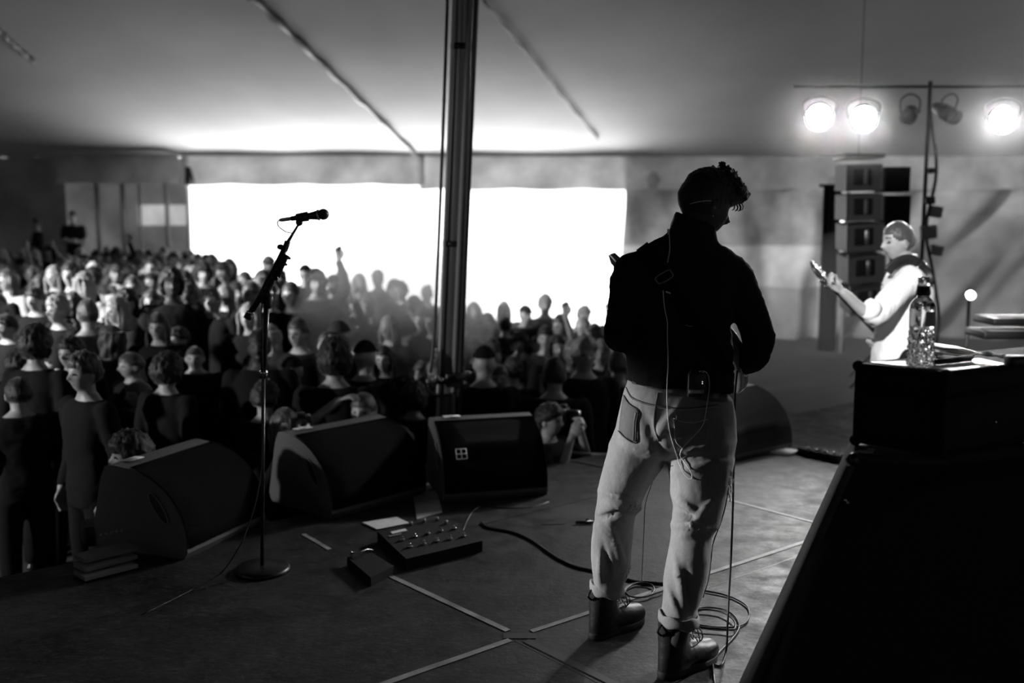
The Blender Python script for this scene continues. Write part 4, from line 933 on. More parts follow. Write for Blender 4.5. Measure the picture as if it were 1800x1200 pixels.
    loop = spline([q + d1 * a + d2 * b_ for a, b_ in ((-.027, -.011), (0, -.015), (.027, -.012), (.029, 0), (.027, .012), (0, .015), (-.027, .012), (-.029, 0), (-.027, -.011))], 3); tube(bm, loop, .0024, 6); link('buckle', bm, M['grey'], st)
    q = stick(1212, 567, tt, .006); bm = B(); tube(bm, [q + Vector((.014 * math.cos(t), -.003, .010 * math.sin(t))) for t in [pi * 1.15 + i * .18 for i in range(11)]], .0013, 5); link('ring', bm, M['metal'], st)
    # --- in-ear monitor: pale cable down the back, looping below the belt pack
    tall = bvh_of([jeans] + [o for o in root.children if o.name.startswith(('knit_top', 'hair', 'jeans'))] + [root])
    iem = empty('ear_monitor_cable', at(1180, 430, 3.38), 'pale in-ear monitor cable running down the guitarist back and looping to the belt pack', 'cable')
    def run(pts, r, m, nm, off=.004, parent=iem, k=6):
        bm = B(); P_ = spline([Vector((x, y, 0)) for x, y in pts], k); W_ = [stick(p.x, p.y, tall, off, GY - .1) for p in P_]
        for _ in range(3): W_ = [W_[0]] + [W_[i] * .5 + (W_[i - 1] + W_[i + 1]) * .25 for i in range(1, len(W_) - 1)] + [W_[-1]]
        W_ = [Vector((w_.x, w_.y - .003, w_.z)) for w_ in W_]; tube(bm, W_, r, 6); return link(nm, bm, m, parent)
    run([(1190, 374), (1184, 384), (1179, 396), (1177, 408), (1177, 425), (1177, 440), (1173, 462)], .0018, M['wcable'], 'cable')
    run([(1165, 510), (1167, 535), (1171, 560), (1173, 600), (1174, 640), (1172, 670), (1172, 700), (1174, 740), (1178, 765), (1190, 800), (1197, 820), (1208, 838), (1216, 841), (1215, 828), (1200, 808), (1195, 795), (1205, 780), (1232, 752), (1239, 730), (1243, 700), (1246, 675), (1244, 660), (1238, 652), (1228, 652)], .0016, M['wcable'], 'cable')
    run([(1170, 512), (1178, 515)], .003, M['wcable'], 'joint')
    bm = B(); q = stick(1177, 409, tall, .006); cyl(bm, q + Vector((0, 0, .01)), q - Vector((0, 0, .012)), .004, 8); link('slider', bm, M['white'], iem)
    run([(1213, 358), (1225, 355), (1240, 353), (1249, 353)], .0011, M['wcable'], 'ear_wire', .003)
    run([(1182, 735), (1185, 750), (1187, 775), (1200, 787)], .0012, M['wcable'], 'thin_cable')
    run([(1185, 735), (1200, 741), (1220, 741), (1243, 735)], .0010, M['wcable'], 'thin_cable')
    bm = B(); q = stick(1255, 365, tall, .002); ball(bm, q, .006, seg=8); link('earpiece', bm, M['grey'], iem)
    bm = B(); q = stick(1253, 379, tall, .003); ball(bm, q, .0025, seg=8); e = link('earring', bm, M['chrome'], root)
    # belt pack
    c = stick(1224, 676, tall, .018); bp_ = empty('belt_pack', c, 'small black wireless receiver pack clipped to the back of the jeans', 'receiver')
    bm = B(); box(bm, c, (.062, .026, .082), bev=.004); link('case', bm, M['black'], bp_)
    bm = B(); box(bm, c + Vector((-.003, -.0135, -.022)), (.052, .002, .013), bev=.001); lab = link('label_strip', bm, M['grey'], bp_)
    for dx, dz in ((-.022, .052), (.020, .048)): bm = B(); cyl(bm, c + Vector((dx, 0, .03)), c + Vector((dx, 0, dz)), .0035, 8); link('antenna' if dx < 0 else 'plug', bm, M['black'] if dx < 0 else M['metal'], bp_)
    for dz in (.006, .012): bm = B(); ball(bm, c + Vector((.017, -.0135, dz)), .0016, seg=6); link('indicator', bm, M['led'], bp_)
    # letters on the label
    try:
        t = bpy.data.curves.new('lettering', 'FONT'); t.body = 'BN33A'; t.size = .013; t.extrude = .0003; o = bpy.data.objects.new('lettering', t); COL.objects.link(o)
        o.rotation_euler = (pi / 2, 0, 0); o.location = c + Vector((-.027, -.0150, -.0268)); dg_ = bpy.context.evaluated_depsgraph_get(); dg_.update(); tm = bpy.data.meshes.new_from_object(o.evaluated_get(dg_)); mw = Matrix.Translation(o.location) @ Matrix.Rotation(pi / 2, 4, 'X'); tm.transform(mw); bpy.data.objects.remove(o); tm.materials.clear(); link('lettering', tm, M['white'], lab)
    except Exception as e: print(e)
    # guitar lead hanging to the floor and coiled there
    j = P(-.20, .0, -.0)
    lead = empty('guitar_lead', gnd(1290, 1080), 'black instrument lead hanging from the guitar and coiled on the floor beside the boots', 'cable')
    def fl(px, py, z=.006): return gnd(px, py, z)
    bm = B(); L1 = [at(1296, 650, GY + .12), at(1292, 700, GY - .0), at(1290, 800, GY - .02), at(1288, 900, GY - .04), at(1285, 980, GY - .06), at(1281, 1050, GY - .08), at(1279, 1100, 3.40), fl(1277, 1140, .03), fl(1268, 1168), fl(1254, 1164), fl(1262, 1148), fl(1287, 1122), fl(1299, 1103), fl(1293, 1085), fl(1275, 1072), fl(1245, 1067), fl(1222, 1072), fl(1216, 1085), fl(1228, 1097), fl(1265, 1102), fl(1298, 1100), fl(1315, 1088), fl(1313, 1065), fl(1280, 1047), fl(1235, 1037)]
    tube(bm, spline(L1, 8), .0038, 8); link('lead', bm, M['cable'], lead)
    bm = B(); L2 = [fl(1218, 1073, .014), fl(1240, 1070, .014), fl(1270, 1076, .014), fl(1290, 1090, .014), fl(1290, 1106, .014), fl(1262, 1104, .014), fl(1225, 1100, .014), fl(1219, 1088, .014), fl(1221, 1074, .014)]
    tube(bm, spline(L2, 6), .0036, 8); link('coil', bm, M['cable'], lead)
    bm = B(); L3 = [fl(1253, 1164), fl(1254, 1180), fl(1260, 1215), fl(1290, 1300)]; tube(bm, spline(L3, 6), .0038, 8); link('tail', bm, M['cable'], lead)
    bm = B(); L4 = [fl(846, 918), fl(858, 927), fl(900, 935), fl(935, 950), fl(975, 978), fl(1010, 995), fl(1040, 1002), fl(1090, 1014), fl(1120, 1022), fl(1160, 1024), fl(1195, 1028)]
    tube(bm, spline(L4, 6), .006, 8)
    tag(link('stage_cable', bm, M['cable']), 'black cable snaking over the deck from the pedalboard to behind the boots', 'cable')
    bm = B(); L5 = [fl(1160, 1024, .012), fl(1130, 1022, .012), fl(1103, 1030, .012), fl(1099, 1042, .012), fl(1115, 1049, .012), fl(1140, 1047, .012), fl(1150, 1036, .012), fl(1142, 1026, .012), fl(1118, 1025, .012), fl(1100, 1036, .012), fl(1106, 1047, .012), fl(1130, 1049, .012), fl(1165, 1038, .012)]
    tube(bm, spline(L5, 6), .0036, 8)
    tag(link('cable_coil', bm, M['cable']), 'small ring of black cable on the deck between the boots', 'cable')
    bm = B(); L6 = [stick(1170, 808, tall, .02), at(1155, 830, 3.56), at(1142, 860, 3.58), at(1134, 890, 3.62), at(1132, 930, 3.68), fl(1128, 1021, .02)]
    tube(bm, spline(L6, 6), .0014, 6); tag(link('thin_wire', bm, M['cable']), 'thin wire hanging between the guitarist legs', 'cable')
    return root, jeans
GROOT, JEANS = gdetail()
# ------------------------------------------------------------------ vocal microphone and its stand
MY = 4.42
ms = empty('microphone_stand', gnd(461, 1003), 'black microphone stand with short boom and a row of picks left of the tent pole', 'microphone stand')
bp0 = gnd(461, 1003)
bm = B(); loft(bm, [ell((bp0.x, bp0.y, z), r, r, 32) for z, r in ((.001, .125), (.012, .127), (.022, .115), (.028, .03))]); link('base', bm, M['dmetal'], ms)
bm = B(); tube(bm, [bp0 + Vector((0, 0, .02)), at(463, 660, MY)], .0085, 12); link('lower_pole', bm, M['dmetal'], ms)
bm = B(); tube(bm, [at(463, 664, MY), at(463, 655, MY)], .018, 14); link('height_clutch', bm, M['dmetal'], ms)
bm = B(); tube(bm, [at(463, 656, MY), at(469, 528, MY)], .0125, 14); link('upper_pole', bm, M['dmetal'], ms)
bm = B(); cyl(bm, at(463, 657, MY), at(463, 652, MY), .0185, 14); link('chrome_ring', bm, M['chrome'], ms)
pv = at(470, 516, MY)
bm = B(); tube(bm, [pv + Vector((0, .03, 0)), pv - Vector((0, .045, 0))], .021, 18); limb(bm, [pv, at(472, 538, MY)], [.02, .014], 12); link('swivel_joint', bm, M['dmetal'], ms)
bm = B(); box(bm, at(482, 489, MY - .02), (.035, .016, .02), bev=.005); link('wing_nut', bm, M['black'], ms)
bm = B(); tube(bm, [at(437, 554, MY), at(466, 510, MY), at(501, 437, MY)], [.0135, .0150, .0145], 14); bo = link('boom', bm, M['dmetal'], ms)
bm = B(); tube(bm, [at(457, 530, MY - .002), at(475, 494, MY - .002), at(483, 478, MY - .002)], [.019, .022, .019], 14); link('boom_grip', bm, M['rubber'], ms)
bm = B(); tube(bm, [at(434, 560, MY), at(439, 551, MY)], .0175, 14); link('end_cap', bm, M['rubber'], ms)
bm = B(); tube(bm, [at(439, 551, MY), at(441, 547, MY)], .0165, 14); link('chrome_ring', bm, M['chrome'], ms)
bm = B(); tube(bm, [at(500, 440, MY), at(506, 424, MY)], .014, 12); ball(bm, at(493, 434, MY - .01), .016, 1, .8, .8, seg=12); link('boom_clutch', bm, M['black'], ms)
bm = B(); tube(bm, [at(503, 430, MY), at(514, 412, MY), at(525, 394, MY)], [.009, .0065, .0055], 12); link('inner_boom', bm, M['dmetal'], ms)
bm = B(); a, b_ = at(504, 448, MY - .012), at(486, 487, MY - .012); tube(bm, [a, b_], .008, 8, 1.6); ph = link('pick_holder', bm, M['black'], ms)
for k, (px, py) in enumerate(((506, 453), (500, 464), (494, 478))):
    bm = B(); ball(bm, at(px, py, MY - .014), .0135, 1.1, .25, .55, Matrix.Rotation(.3, 4, 'Y'), 14); link('guitar_pick', bm, M['grey'], ph)
bm = B(); ball(bm, at(526, 391, MY), .016, 1, .8, 1, seg=14); tube(bm, [at(526, 391, MY), at(529, 386, MY)], .012, 10); link('clip_hinge', bm, M['black'], ms)
mc = empty('microphone', at(545, 380, MY), 'black vocal microphone on the boom, ball grille pointing right', 'microphone')
MP = lambda s: at(491, 387, MY).lerp(at(572, 376, MY - .02), s)
bm = B(); tube(bm, [MP(0), MP(.05), MP(.2), MP(.28)], [.006, .0085, .009, .009], 14); link('connector', bm, M['metal'], mc)
bm = B(); tube(bm, [MP(.26), MP(.45), MP(.66), MP(.82), MP(.84)], [.0105, .0125, .0155, .0205, .021], 20); link('handle', bm, M['black'], mc)
bm = B(); tube(bm, [MP(.835), MP(.865)], .0235, 20); link('collar', bm, M['metal'], mc)
bm = B(); ball(bm, MP(.955), .0245, 1.05, 1, 1, seg=28); link('grille', bm, mat('mic_grille', .05, .4, .7, bump=1, scale=400), mc)
bm = B(); tube(bm, [MP(.38), MP(.62)], [.0185, .0215], 16); link('clip', bm, M['black'], mc)
bm = B(); tube(bm, spline([MP(0), at(488, 390, MY), at(490, 398, MY), at(502, 407, MY), at(514, 411, MY - .012), at(507, 425, MY - .02), at(488, 470, MY - .025), at(462, 518, MY - .03), at(461, 600, MY - .03), at(462, 700, MY - .03), at(461, 800, MY - .06), at(452, 870, MY - .12), at(436, 925, MY - .2), at(418, 965, MY - .25), gnd(385, 1010), gnd(330, 1040), gnd(250, 1080)]), .0028, 6)
tag(link('microphone_cable', bm, M['cable']), 'thin cable hanging from the microphone down the stand to the deck', 'cable')
# ------------------------------------------------------------------ floor monitors
mgrey = mat('monitor_paint', .11, .5, bump=.4, scale=160, noise_amt=.15)
mgrille = mat('monitor_grille', .012, .85, spec=.15, bump=.8, scale=300)
def wedge(FBL, FBR, label, depth=.56, h=.42, grp='floor monitors', logo=False, sticker=True):
    A, C = Vector(FBL), Vector(FBR); A.z = C.z = 0; s = (C - A).normalized(); wd = (C - A).length; e = Vector((s.y, -s.x, 0))
    if e.dot(Vector((0, 0, 0)) - A) < 0: e = -e
    r = empty('floor_monitor', (A + C) / 2 - e * depth / 2, label, 'speaker', grp)
    prof = [(-depth, .02), (-depth - .01, .05), (-depth + .06, h - .07), (-depth + .09, h - .01), (-depth + .13, h)] + [(-depth + .13 + (depth - .13) * math.sin(t) ** 1.0, .03 + (h - .03) * math.cos(t) ** .85) for t in [pi / 2 * k / 12 for k in range(2, 12)]] + [(0, .03), (-.02, .0), (-depth + .02, 0)]
    P = lambda a, z, u_: A + e * a + s * u_ + Vector((0, 0, z))
    bm = B(); prism(bm, [P(a, z, 0) for a, z in prof], s * wd); bmesh.ops.bevel(bm, geom=[ed for ed in bm.edges if len(ed.link_faces) == 2 and ed.calc_face_angle(0) > 1.2], offset=.008, segments=2, affect='EDGES'); link('housing', bm, mgrey, r, smooth=False)
    bm = B(); rows = []
    for k in range(2, 14):
        t = pi / 2 * k / 13.2; a = -depth + .13 + (depth - .13) * math.sin(t); z = .03 + (h - .03) * math.cos(t) ** .85; rows.append([P(a + .006, z + .006, .006 + (wd - .012) * i / 4) for i in range(5)])
    vs = [[bm.verts.new(p) for p in rr] for rr in rows]
    for a, b_ in zip(vs, vs[1:]):
        for i in range(4): bm.faces.new((a[i], a[i + 1], b_[i + 1], b_[i]))
    bmesh.ops.solidify(bm, geom=bm.faces[:], thickness=.008); g_ = link('grille', bm, mgrille, r)
    for u_, sg in ((0, -1), (wd, 1)):
        bm = B(); path = [P(-.20, .30, u_ + sg * .003), P(-.11, .17, u_ + sg * .003)]
        tube(bm, [path[0], path[0].lerp(path[1], .15), path[0].lerp(path[1], .85), path[1]], [.012, .028, .028, .012], 16, .12, s); hd = link('handle', bm, M['black'], r)
        bm = B(); mid = [P(-.155 + .085 * math.cos(t) * .57 + .026 * math.sin(t) * .82, .235 - .085 * math.cos(t) * .82 + .026 * math.sin(t) * .57, u_ + sg * .006) for t in [2 * pi * k / 28 for k in range(29)]]
        tube(bm, mid, .0035, 6); link('handle_rim', bm, M['grey'], hd)
    if sticker:
        bm = B(); c = P(-depth + .145, h + .002, .13); q = Matrix(((s.x, -e.x, 0, 0), (s.y, -e.y, 0, 0), (0, 0, 1, 0), (0, 0, 0, 1))); box(bm, c, (.10, .055, .003), q); box(bm, c - s * .0 + Vector((0, 0, .002)), (.003, .05, .002), q); link('sticker', bm, M['white'], r)
    if logo:
        t = pi / 2 * .70; a = -depth + .13 + (depth - .13) * math.sin(t) + .012; z = .03 + (h - .03) * math.cos(t) ** .85 + .012; t2 = t - .14
        a2 = -depth + .13 + (depth - .13) * math.sin(t2) + .012; z2 = .03 + (h - .03) * math.cos(t2) ** .85 + .012; O = P(a, z, .085); upv = (P(a2, z2, .085) - O); up_ = upv.normalized(); sz = .060
        bm = B()
        for k in range(3):
            cyl(bm, O + s * sz * k / 2, O + s * sz * k / 2 + up_ * sz, .0028, 6); cyl(bm, O + up_ * sz * k / 2, O + up_ * sz * k / 2 + s * sz, .0028, 6)
        link('square_emblem', bm, M['white'], g_)
    return r
wedge(gnd(583, 914), gnd(750, 868), 'middle black floor monitor with its grey side and handle facing left')
wedge(gnd(780, 884), gnd(963, 870), 'black floor monitor with a four-square emblem at the foot of the tent pole', logo=True, depth=.52)
wedge(gnd(330, 984), gnd(468, 918), 'dark floor monitor left of the microphone stand with a small pale sticker')
wedge(gnd(1392, 790), gnd(1290, 812), 'floor monitor in the haze right of the guitarist, pale curved side showing', sticker=False)
# ------------------------------------------------------------------ things on the deck
pc = [gnd(x, y, .055) - Vector((0, 0, .055)) for x, y in ((663, 933), (777, 909), (848, 950), (714, 982))]
pbd = empty('pedalboard', sum(pc, Vector()) / 4, 'black pedalboard with two rows of chrome footswitches in front of the floor monitors', 'pedalboard')
bm = B(); loft(bm, [[p + Vector((0, 0, z)) for p in pc] for z in (0, .055)], cap=True); link('board', bm, M['blackrough'], pbd, smooth=False)
def top(px, py, z): return gnd(px, py, z)
for px, py in ((707, 944), (729, 938), (752, 933), (775, 928), (798, 924), (720, 956), (745, 951), (768, 946), (791, 942), (815, 937)):
    q = top(px, py + 5, .058); bm = B(); cyl(bm, q, q + Vector((0, 0, .006)), .013, 12); cyl(bm, q + Vector((0, 0, .006)), q + Vector((0, 0, .020)), .007, 12, .006); link('footswitch', bm, M['chrome'], pbd)
for px, py in ((722, 922), (745, 917), (768, 914), (784, 920)):
    q = top(px, py, .058); bm = B(); cyl(bm, q, q + Vector((0, 0, .016)), .009, 12); link('knob', bm, M['metal'], pbd)
a, b_ = (pc[1] - pc[0]).normalized(), (pc[3] - pc[0]).normalized(); bm = B(); q = pc[0] * .72 + pc[1] * .14 + pc[3] * .14 + Vector((0, 0, .057)); prism(bm, [q, q + a * .085, q + a * .085 + b_ * .035, q + b_ * .035], (0, 0, .003)); link('pale_label', bm, M['white'], pbd, smooth=False)
bm = B(); q = q + b_ * .05 - a * .03; prism(bm, [q, q + a * .07, q + a * .07 + b_ * .02, q + b_ * .02], (0, 0, .003)); link('display', bm, M['grey'], pbd, smooth=False)
bm = B(); pp = [gnd(x, y, .004) for x, y in ((637, 919), (697, 909), (720, 920), (663, 931))]; prism(bm, pp, (0, 0, .004)); tag(link('set_list', bm, M['white'], smooth=False), 'white sheet of paper lying behind the pedalboard', 'paper')
bm = B(); pp = [gnd(x, y, .04) - Vector((0, 0, .04)) for x, y in ((610, 979), (652, 970), (692, 994), (652, 1015))]; ob = empty('effects_pedal', sum(pp, Vector()) / 4, 'small dark foot pedal on the deck left of the pedalboard', 'pedal')
loft(bm, [[p + Vector((0, 0, z)) for p in pp] for z in (0, .04)]); link('case', bm, M['blackrough'], ob, smooth=False)
bm = B(); q = gnd(617, 972, .045); tube(bm, spline([q, gnd(630, 971, .06), gnd(645, 966, .06), gnd(655, 967, .045)]), .005, 6); ball(bm, q, .011, seg=10); link('plug', bm, M['metal'], ob)
bm = B(); c = [gnd(1012, 918, .01), gnd(1042, 917, .01)]; cyl(bm, c[0], c[1], .008, 8); ball(bm, gnd(1034, 915, .012), .014, seg=10); tag(link('cable_connector', bm, M['dmetal']), 'small black connector on the deck behind the guitarist left knee', 'connector')
for i, (x0, y0, x1, y1) in enumerate(((150, 1026, 243, 1002), (152, 1019, 243, 994), (152, 1011, 243, 987))):
    a, b_ = gnd(x0, y0), gnd(x1, y1); dx = (b_ - a).normalized(); s_ = Vector((-dx.y, dx.x, 0)); bm = B(); z0 = .012 + .022 * i
    prism(bm, [a + Vector((0, 0, z0)), b_ + Vector((0, 0, z0)), b_ + s_ * .12 + Vector((0, 0, z0)), a + s_ * .12 + Vector((0, 0, z0))], (0, 0, .016)); tag(link('board_strip', bm, M['grey'], smooth=False), ['lowest of the flat grey strips stacked on the deck at lower left', 'middle of the flat grey strips stacked on the deck at lower left', 'top of the flat grey strips stacked on the deck at lower left'][i], 'board', 'flat strips stacked at lower left')
bm = B(); q = gnd(195, 948); box(bm, q + Vector((0, 0, .05)), (.26, .16, .1), Matrix.Rotation(.5, 4, 'Z'), .01); st_ = tag(link('stage_box', bm, M['black']), 'dark connector box on the deck behind the grey strips at lower left', 'stage box')
for i in range(5): bm = B(); ball(bm, gnd(178 + i * 9, 940 - i * 2, .10), .008, seg=8); link('socket', bm, M['metal'], st_)
bm = B(); 
for i, (y0, th) in enumerate(((829, .02), (839, .03), (849, .012))):
    pass
bm.free()
sp = gnd(748, 850, -.3)
for i, (px, py) in enumerate(((748, 831), (750, 842), (752, 852))):
    q = at(px, py, 6.6 - i * .12); bm = B(); box(bm, q, (.26, .10, .035), Matrix.Rotation(.35, 4, 'Z'), .004); tag(link('pit_step', bm, M['lgrey']), ['top pale step between the two front monitors', 'middle pale step between the two front monitors', 'lowest pale step between the two front monitors'][i], 'step', 'pale steps at the stage edge')
bm = B(); pp = [gnd(x, y, .0) for x, y in ((727, 874), (768, 862), (777, 900), (733, 914))]; prism(bm, pp, (0, 0, .006)); tag(link('floor_plate', bm, M['lgrey'], smooth=False), 'pale wooden plate on the deck between the two front monitors', 'board')
bm = B(); tube(bm, spline([gnd(945, 795, .0), gnd(985, 793), gnd(1030, 798), gnd(1075, 800)]), .018, 8, .7); tag(link('edge_cable', bm, M['grey']), 'thick grey cable along the stage edge right of the emblem monitor', 'cable')
bm = B(); tube(bm, spline([gnd(1000, 810), gnd(1030, 815), gnd(1062, 822), gnd(1100, 826)]), .010, 8); tag(link('edge_cable', bm, M['grey']), 'thinner grey cable just inside the stage edge', 'cable')
bm = B(); tube(bm, spline([gnd(812, 935), gnd(826, 905), gnd(845, 890), gnd(880, 893), gnd(930, 892), gnd(965, 882)]), .005, 6); tag(link('monitor_cable', bm, M['cable']), 'black cable looping from the pedalboard to the emblem monitor', 'cable')
bm = B(); pp = [gnd(x, y, .0) for x, y in ((1325, 792), (1352, 786), (1406, 796), (1385, 803))]; prism(bm, pp, (0, 0, .02)); tag(link('white_towel', bm, M['white']), 'white folded towel lying on the deck in the haze right of the guitarist', 'towel')
for i in range(5):
    q = gnd(1418 + i * 15, 800 + i * 3); bm = B(); box(bm, q + Vector((0, 0, .025)), (.075, .12, .05), Matrix.Rotation(.3, 4, 'Z'), .006); o = tag(link('bass_pedal', bm, M['blackrough']), ['first small effects pedal from the towel', 'second small effects pedal from the towel', 'third small effects pedal from the towel', 'fourth small effects pedal from the towel', 'small effects pedal nearest the black cabinet'][i], 'pedal', 'row of pedals by the bass player')
    bm = B(); cyl(bm, q + Vector((0, -.03, .05)), q + Vector((0, -.03, .065)), .012, 10); link('footswitch', bm, M['chrome'], o)
# ------------------------------------------------------------------ cases at the right edge
ZT = 1.17
C0 = gnd(1663, 654, ZT); CL = gnd(1510, 638, ZT); CR = gnd(1800, 639, ZT)
da = (CL - C0).normalized(); db = Vector((-da.y, da.x, 0)); db = db if db.x > 0 else -db
if abs(db.dot((CR - C0).normalized())) < .99: db = (CR - C0).normalized()
la = (CL - C0).length; lb_ = 1.0; ZB = .935
fc = empty('flight_case', C0 + da * la / 2 + db * lb_ / 2 - Vector((0, 0, ZT - ZB)), 'black road case with ball corners carrying the water bottle at the right edge', 'case')
def quad(k, z): a = -k; return [C0 - da * a * -1 * 0 + (da * (a) + db * (a)) + Vector((0, 0, z - ZT)), C0 + da * (la - a) + db * a + Vector((0, 0, z - ZT)), C0 + da * (la - a) + db * (lb_ - a) + Vector((0, 0, z - ZT)), C0 + da * a + db * (lb_ - a) + Vector((0, 0, z - ZT))]
bm = B(); loft(bm, [quad(0, ZB), quad(0, ZT - .07)]); link('lower_shell', bm, M['blackrough'], fc, smooth=False)
bm = B(); loft(bm, [quad(0, ZT - .066), quad(0, ZT)]); link('lid', bm, M['blackrough'], fc, smooth=False)
for z in (ZB + .006, ZT - .006, ZT - .068):
    q4 = quad(.002, z)
    for i in range(4): bm = B(); tube(bm, [q4[i], q4[(i + 1) % 4]], .007, 8); link('edge_rail', bm, M['blackrough'], fc)
for i in range(4):
    bm = B(); tube(bm, [quad(.002, ZB)[i], quad(.002, ZT)[i]], .007, 8); link('edge_rail', bm, M['blackrough'], fc)
    for z in (ZB + .006, ZT - .008): bm = B(); ball(bm, quad(.001, z)[i], .017, seg=14); link('ball_corner', bm, M['blackrough'], fc)
bm = B(); c = C0 + db * .42 + da * -.004 - Vector((0, 0, .19)); box(bm, at(1797, 777, 2.9), (.06, .02, .012)); link('chrome_catch', bm, M['chrome'], fc)
bm = B(); ball(bm, C0 + db * .22 - da * .005 - Vector((0, 0, .16)), .004, seg=8); link('rivet', bm, M['chrome'], fc)
def flatp(nm, pts, z, m, label, cat, th=.002):
    bm = B(); prism(bm, [gnd(x, y, z) for x, y in pts], (0, 0, th)); return tag(link(nm, bm, m, smooth=False), label, cat)
glossw = mat('glossy_white_paper', .9, .35)
flatp('paper_sheet', ((1530, 637), (1618, 634), (1664, 650), (1600, 646)), ZT + .001, glossw, 'white sheet of paper under the water bottle on the case', 'paper')
flatp('paper_sheet', ((1625, 633), (1722, 630.5), (1768, 641), (1668, 652)), ZT + .001, glossw, 'white sheet of paper right of the bottle beneath the dark pen', 'paper')
bm = B(); tube(bm, [gnd(1637, 635, ZT + .012), gnd(1650, 636, ZT + .012), gnd(1705, 629, ZT + .014), gnd(1709, 628, ZT + .014)], [.006, .008, .009, .006], 12); tag(link('marker_pen', bm, M['black']), 'thick black marker pen lying on the papers beside the bottle', 'pen')
cbz = empty('cable_bundle', gnd(1720, 625, ZT + .01), 'loose bundle of pale flat cables lying across the back of the case', 'cable')
for k in range(4):
    bm = B(); tube(bm, spline([gnd(1642, 618 - k * 1.5, ZT + .012), gnd(1668, 622 - k * 3, ZT + .02), gnd(1700, 626 - k * 3.5, ZT + .02), gnd(1735, 622 + k * 2.2 - 4, ZT + .025), gnd(1768, 630 - k * 2, ZT + .02), gnd(1810, 626 + k, ZT + .02), gnd(1840, 628, ZT + .02)]), .0028, 6); link('strand', bm, M['grey'] if k % 2 else M['lgrey'], cbz)
bm = B(); box(bm, gnd(1792, 634, ZT + .02), (.07, .05, .03), bev=.008); tag(link('power_adapter', bm, M['black']), 'black power adapter at the right edge on top of the case', 'adapter')
# water bottle
bc = gnd(1617, 643, ZT + .003); bt_ = empty('water_bottle', bc, 'clear plastic water bottle with sports cap standing on the case', 'bottle')
glass = bpy.data.materials.new('clear_plastic_water'); glass.use_nodes = True; gb_ = glass.node_tree.nodes['Principled BSDF']; gb_.inputs['Transmission Weight'].default_value = 1; gb_.inputs['Roughness'].default_value = .02; gb_.inputs['IOR'].default_value = 1.33; gb_.inputs['Base Color'].default_value = (.97, .97, .97, 1)
pr = [(0.0, .030), (.004, .0345), (.012, .0355), (.022, .0335), (.032, .036), (.044, .0325), (.054, .0355), (.066, .032), (.076, .0350), (.088, .0315), (.098, .0345), (.106, .033), (.112, .0345), (.160, .0350), (.172, .0345), (.182, .030), (.192, .022), (.197, .017), (.204, .0165)]
bm = B(); rings = []
for z, r in pr:
    fz = 1 if z < .105 else 0; rings.append([bc + Vector((math.cos(t) * r * (1 + fz * .10 * math.cos(9 * t + z * 160)), math.sin(t) * r * (1 + fz * .10 * math.cos(9 * t + z * 160)), z)) for t in [2 * pi * i / 36 for i in range(36)]])
loft(bm, rings); link('bottle_body', bm, glass, bt_, smooth=False)
bm = B(); rg_ = [ell(bc + Vector((0, 0, z)), .0356, .0356, 48) for z in (.116, .158)]; loft(bm, rg_, cap=False)
for f in [f for f in bm.faces if (f.calc_center_median() - bc).x < -.006 or (f.calc_center_median() - bc).y > .012]: bm.faces.remove(f)
lbl = link('label', bm, M['grey'], bt_)
bm = B(); loft(bm, [ell(bc + Vector((0, 0, z)), r, r, 28) for z, r in ((.200, .0165), (.204, .0195), (.213, .0195), (.216, .016), (.226, .0145), (.229, .010))]); link('cap', bm, M['black'], bt_)
bm = B(); loft(bm, [ell(bc + Vector((0, 0, z)), r, r, 28) for z, r in ((.214, .0185), (.236, .0165), (.250, .0155), (.254, .012))]); link('clear_overcap', bm, glass, bt_)
# lower slanted cabinet and the draped gear nearest the camera
K0 = gnd(1487, 797, ZB - .005); cab = empty('speaker_cabinet', (K0.x + .5, K0.y, 0), 'large black slant-sided cabinet under the road case at the right edge', 'cabinet')
bm = B(); zt = ZB - .008; sl = .38
loft(bm, [[Vector((K0.x - sl * (1 - z / zt), K0.y - .06 - .05 * (1 - z / zt), z)), Vector((2.3, K0.y - .25, z)), Vector((2.3, K0.y + .5, z)), Vector((K0.x - sl * (1 - z / zt) + .19, K0.y + .45, z))] for z in (0, .2, .5, zt)]); link('housing', bm, M['blackrough'], cab, smooth=False)
bm = B(); tube(bm, [Vector((K0.x - sl, K0.y - .11, .01)), Vector((K0.x, K0.y - .06, zt))], .012, 8); tube(bm, [Vector((K0.x, K0.y - .06, zt)), Vector((2.3, K0.y - .25, zt))], .008, 8); link('corner_trim', bm, mat('worn_black_vinyl', .05, .6, bump=.8, scale=150), cab)
bm = B(); ball(bm, (K0.x, K0.y - .06, zt), .02, seg=14); link('corner', bm, M['dmetal'], cab)
for px, py in ((1491, 817), (1486, 879), (1490, 883)): bm = B(); ball(bm, at(px, py, K0.y - .1), .0045, seg=10); link('screw', bm, M['chrome'], cab)
bm = B(); prism(bm, [gnd(1512, 796, zt), gnd(1528, 789, zt), gnd(1538, 790, zt), gnd(1534, 797, zt)], (0, 0, .003)); prism(bm, [gnd(1496, 797, zt + .002), gnd(1512, 792, zt + .002), gnd(1520, 793, zt + .002)], (0, 0, .003)); tag(link('cable_tie', bm, M['lgrey'], smooth=False), 'crumpled pale strip on the top corner of the black cabinet', 'strip')
bm = B(); cols = [(1350, 1200), (1400, 1055), (1436, 962), (1452, 938), (1500, 900), (1560, 860), (1612, 832), (1680, 812), (1800, 800), (1950, 800)]; rows = []
for Y, k in ((1.42, 0), (1.46, 1), (1.75, 1), (1.85, 0)):
    row = []
    for i, (px, py) in enumerate(cols):
        p = at(px, py, Y); row.append(Vector((p.x, Y, p.z - (.03 if not k else 0) - (.06 if Y > 1.7 else 0))))
    rows.append(row)
full = []
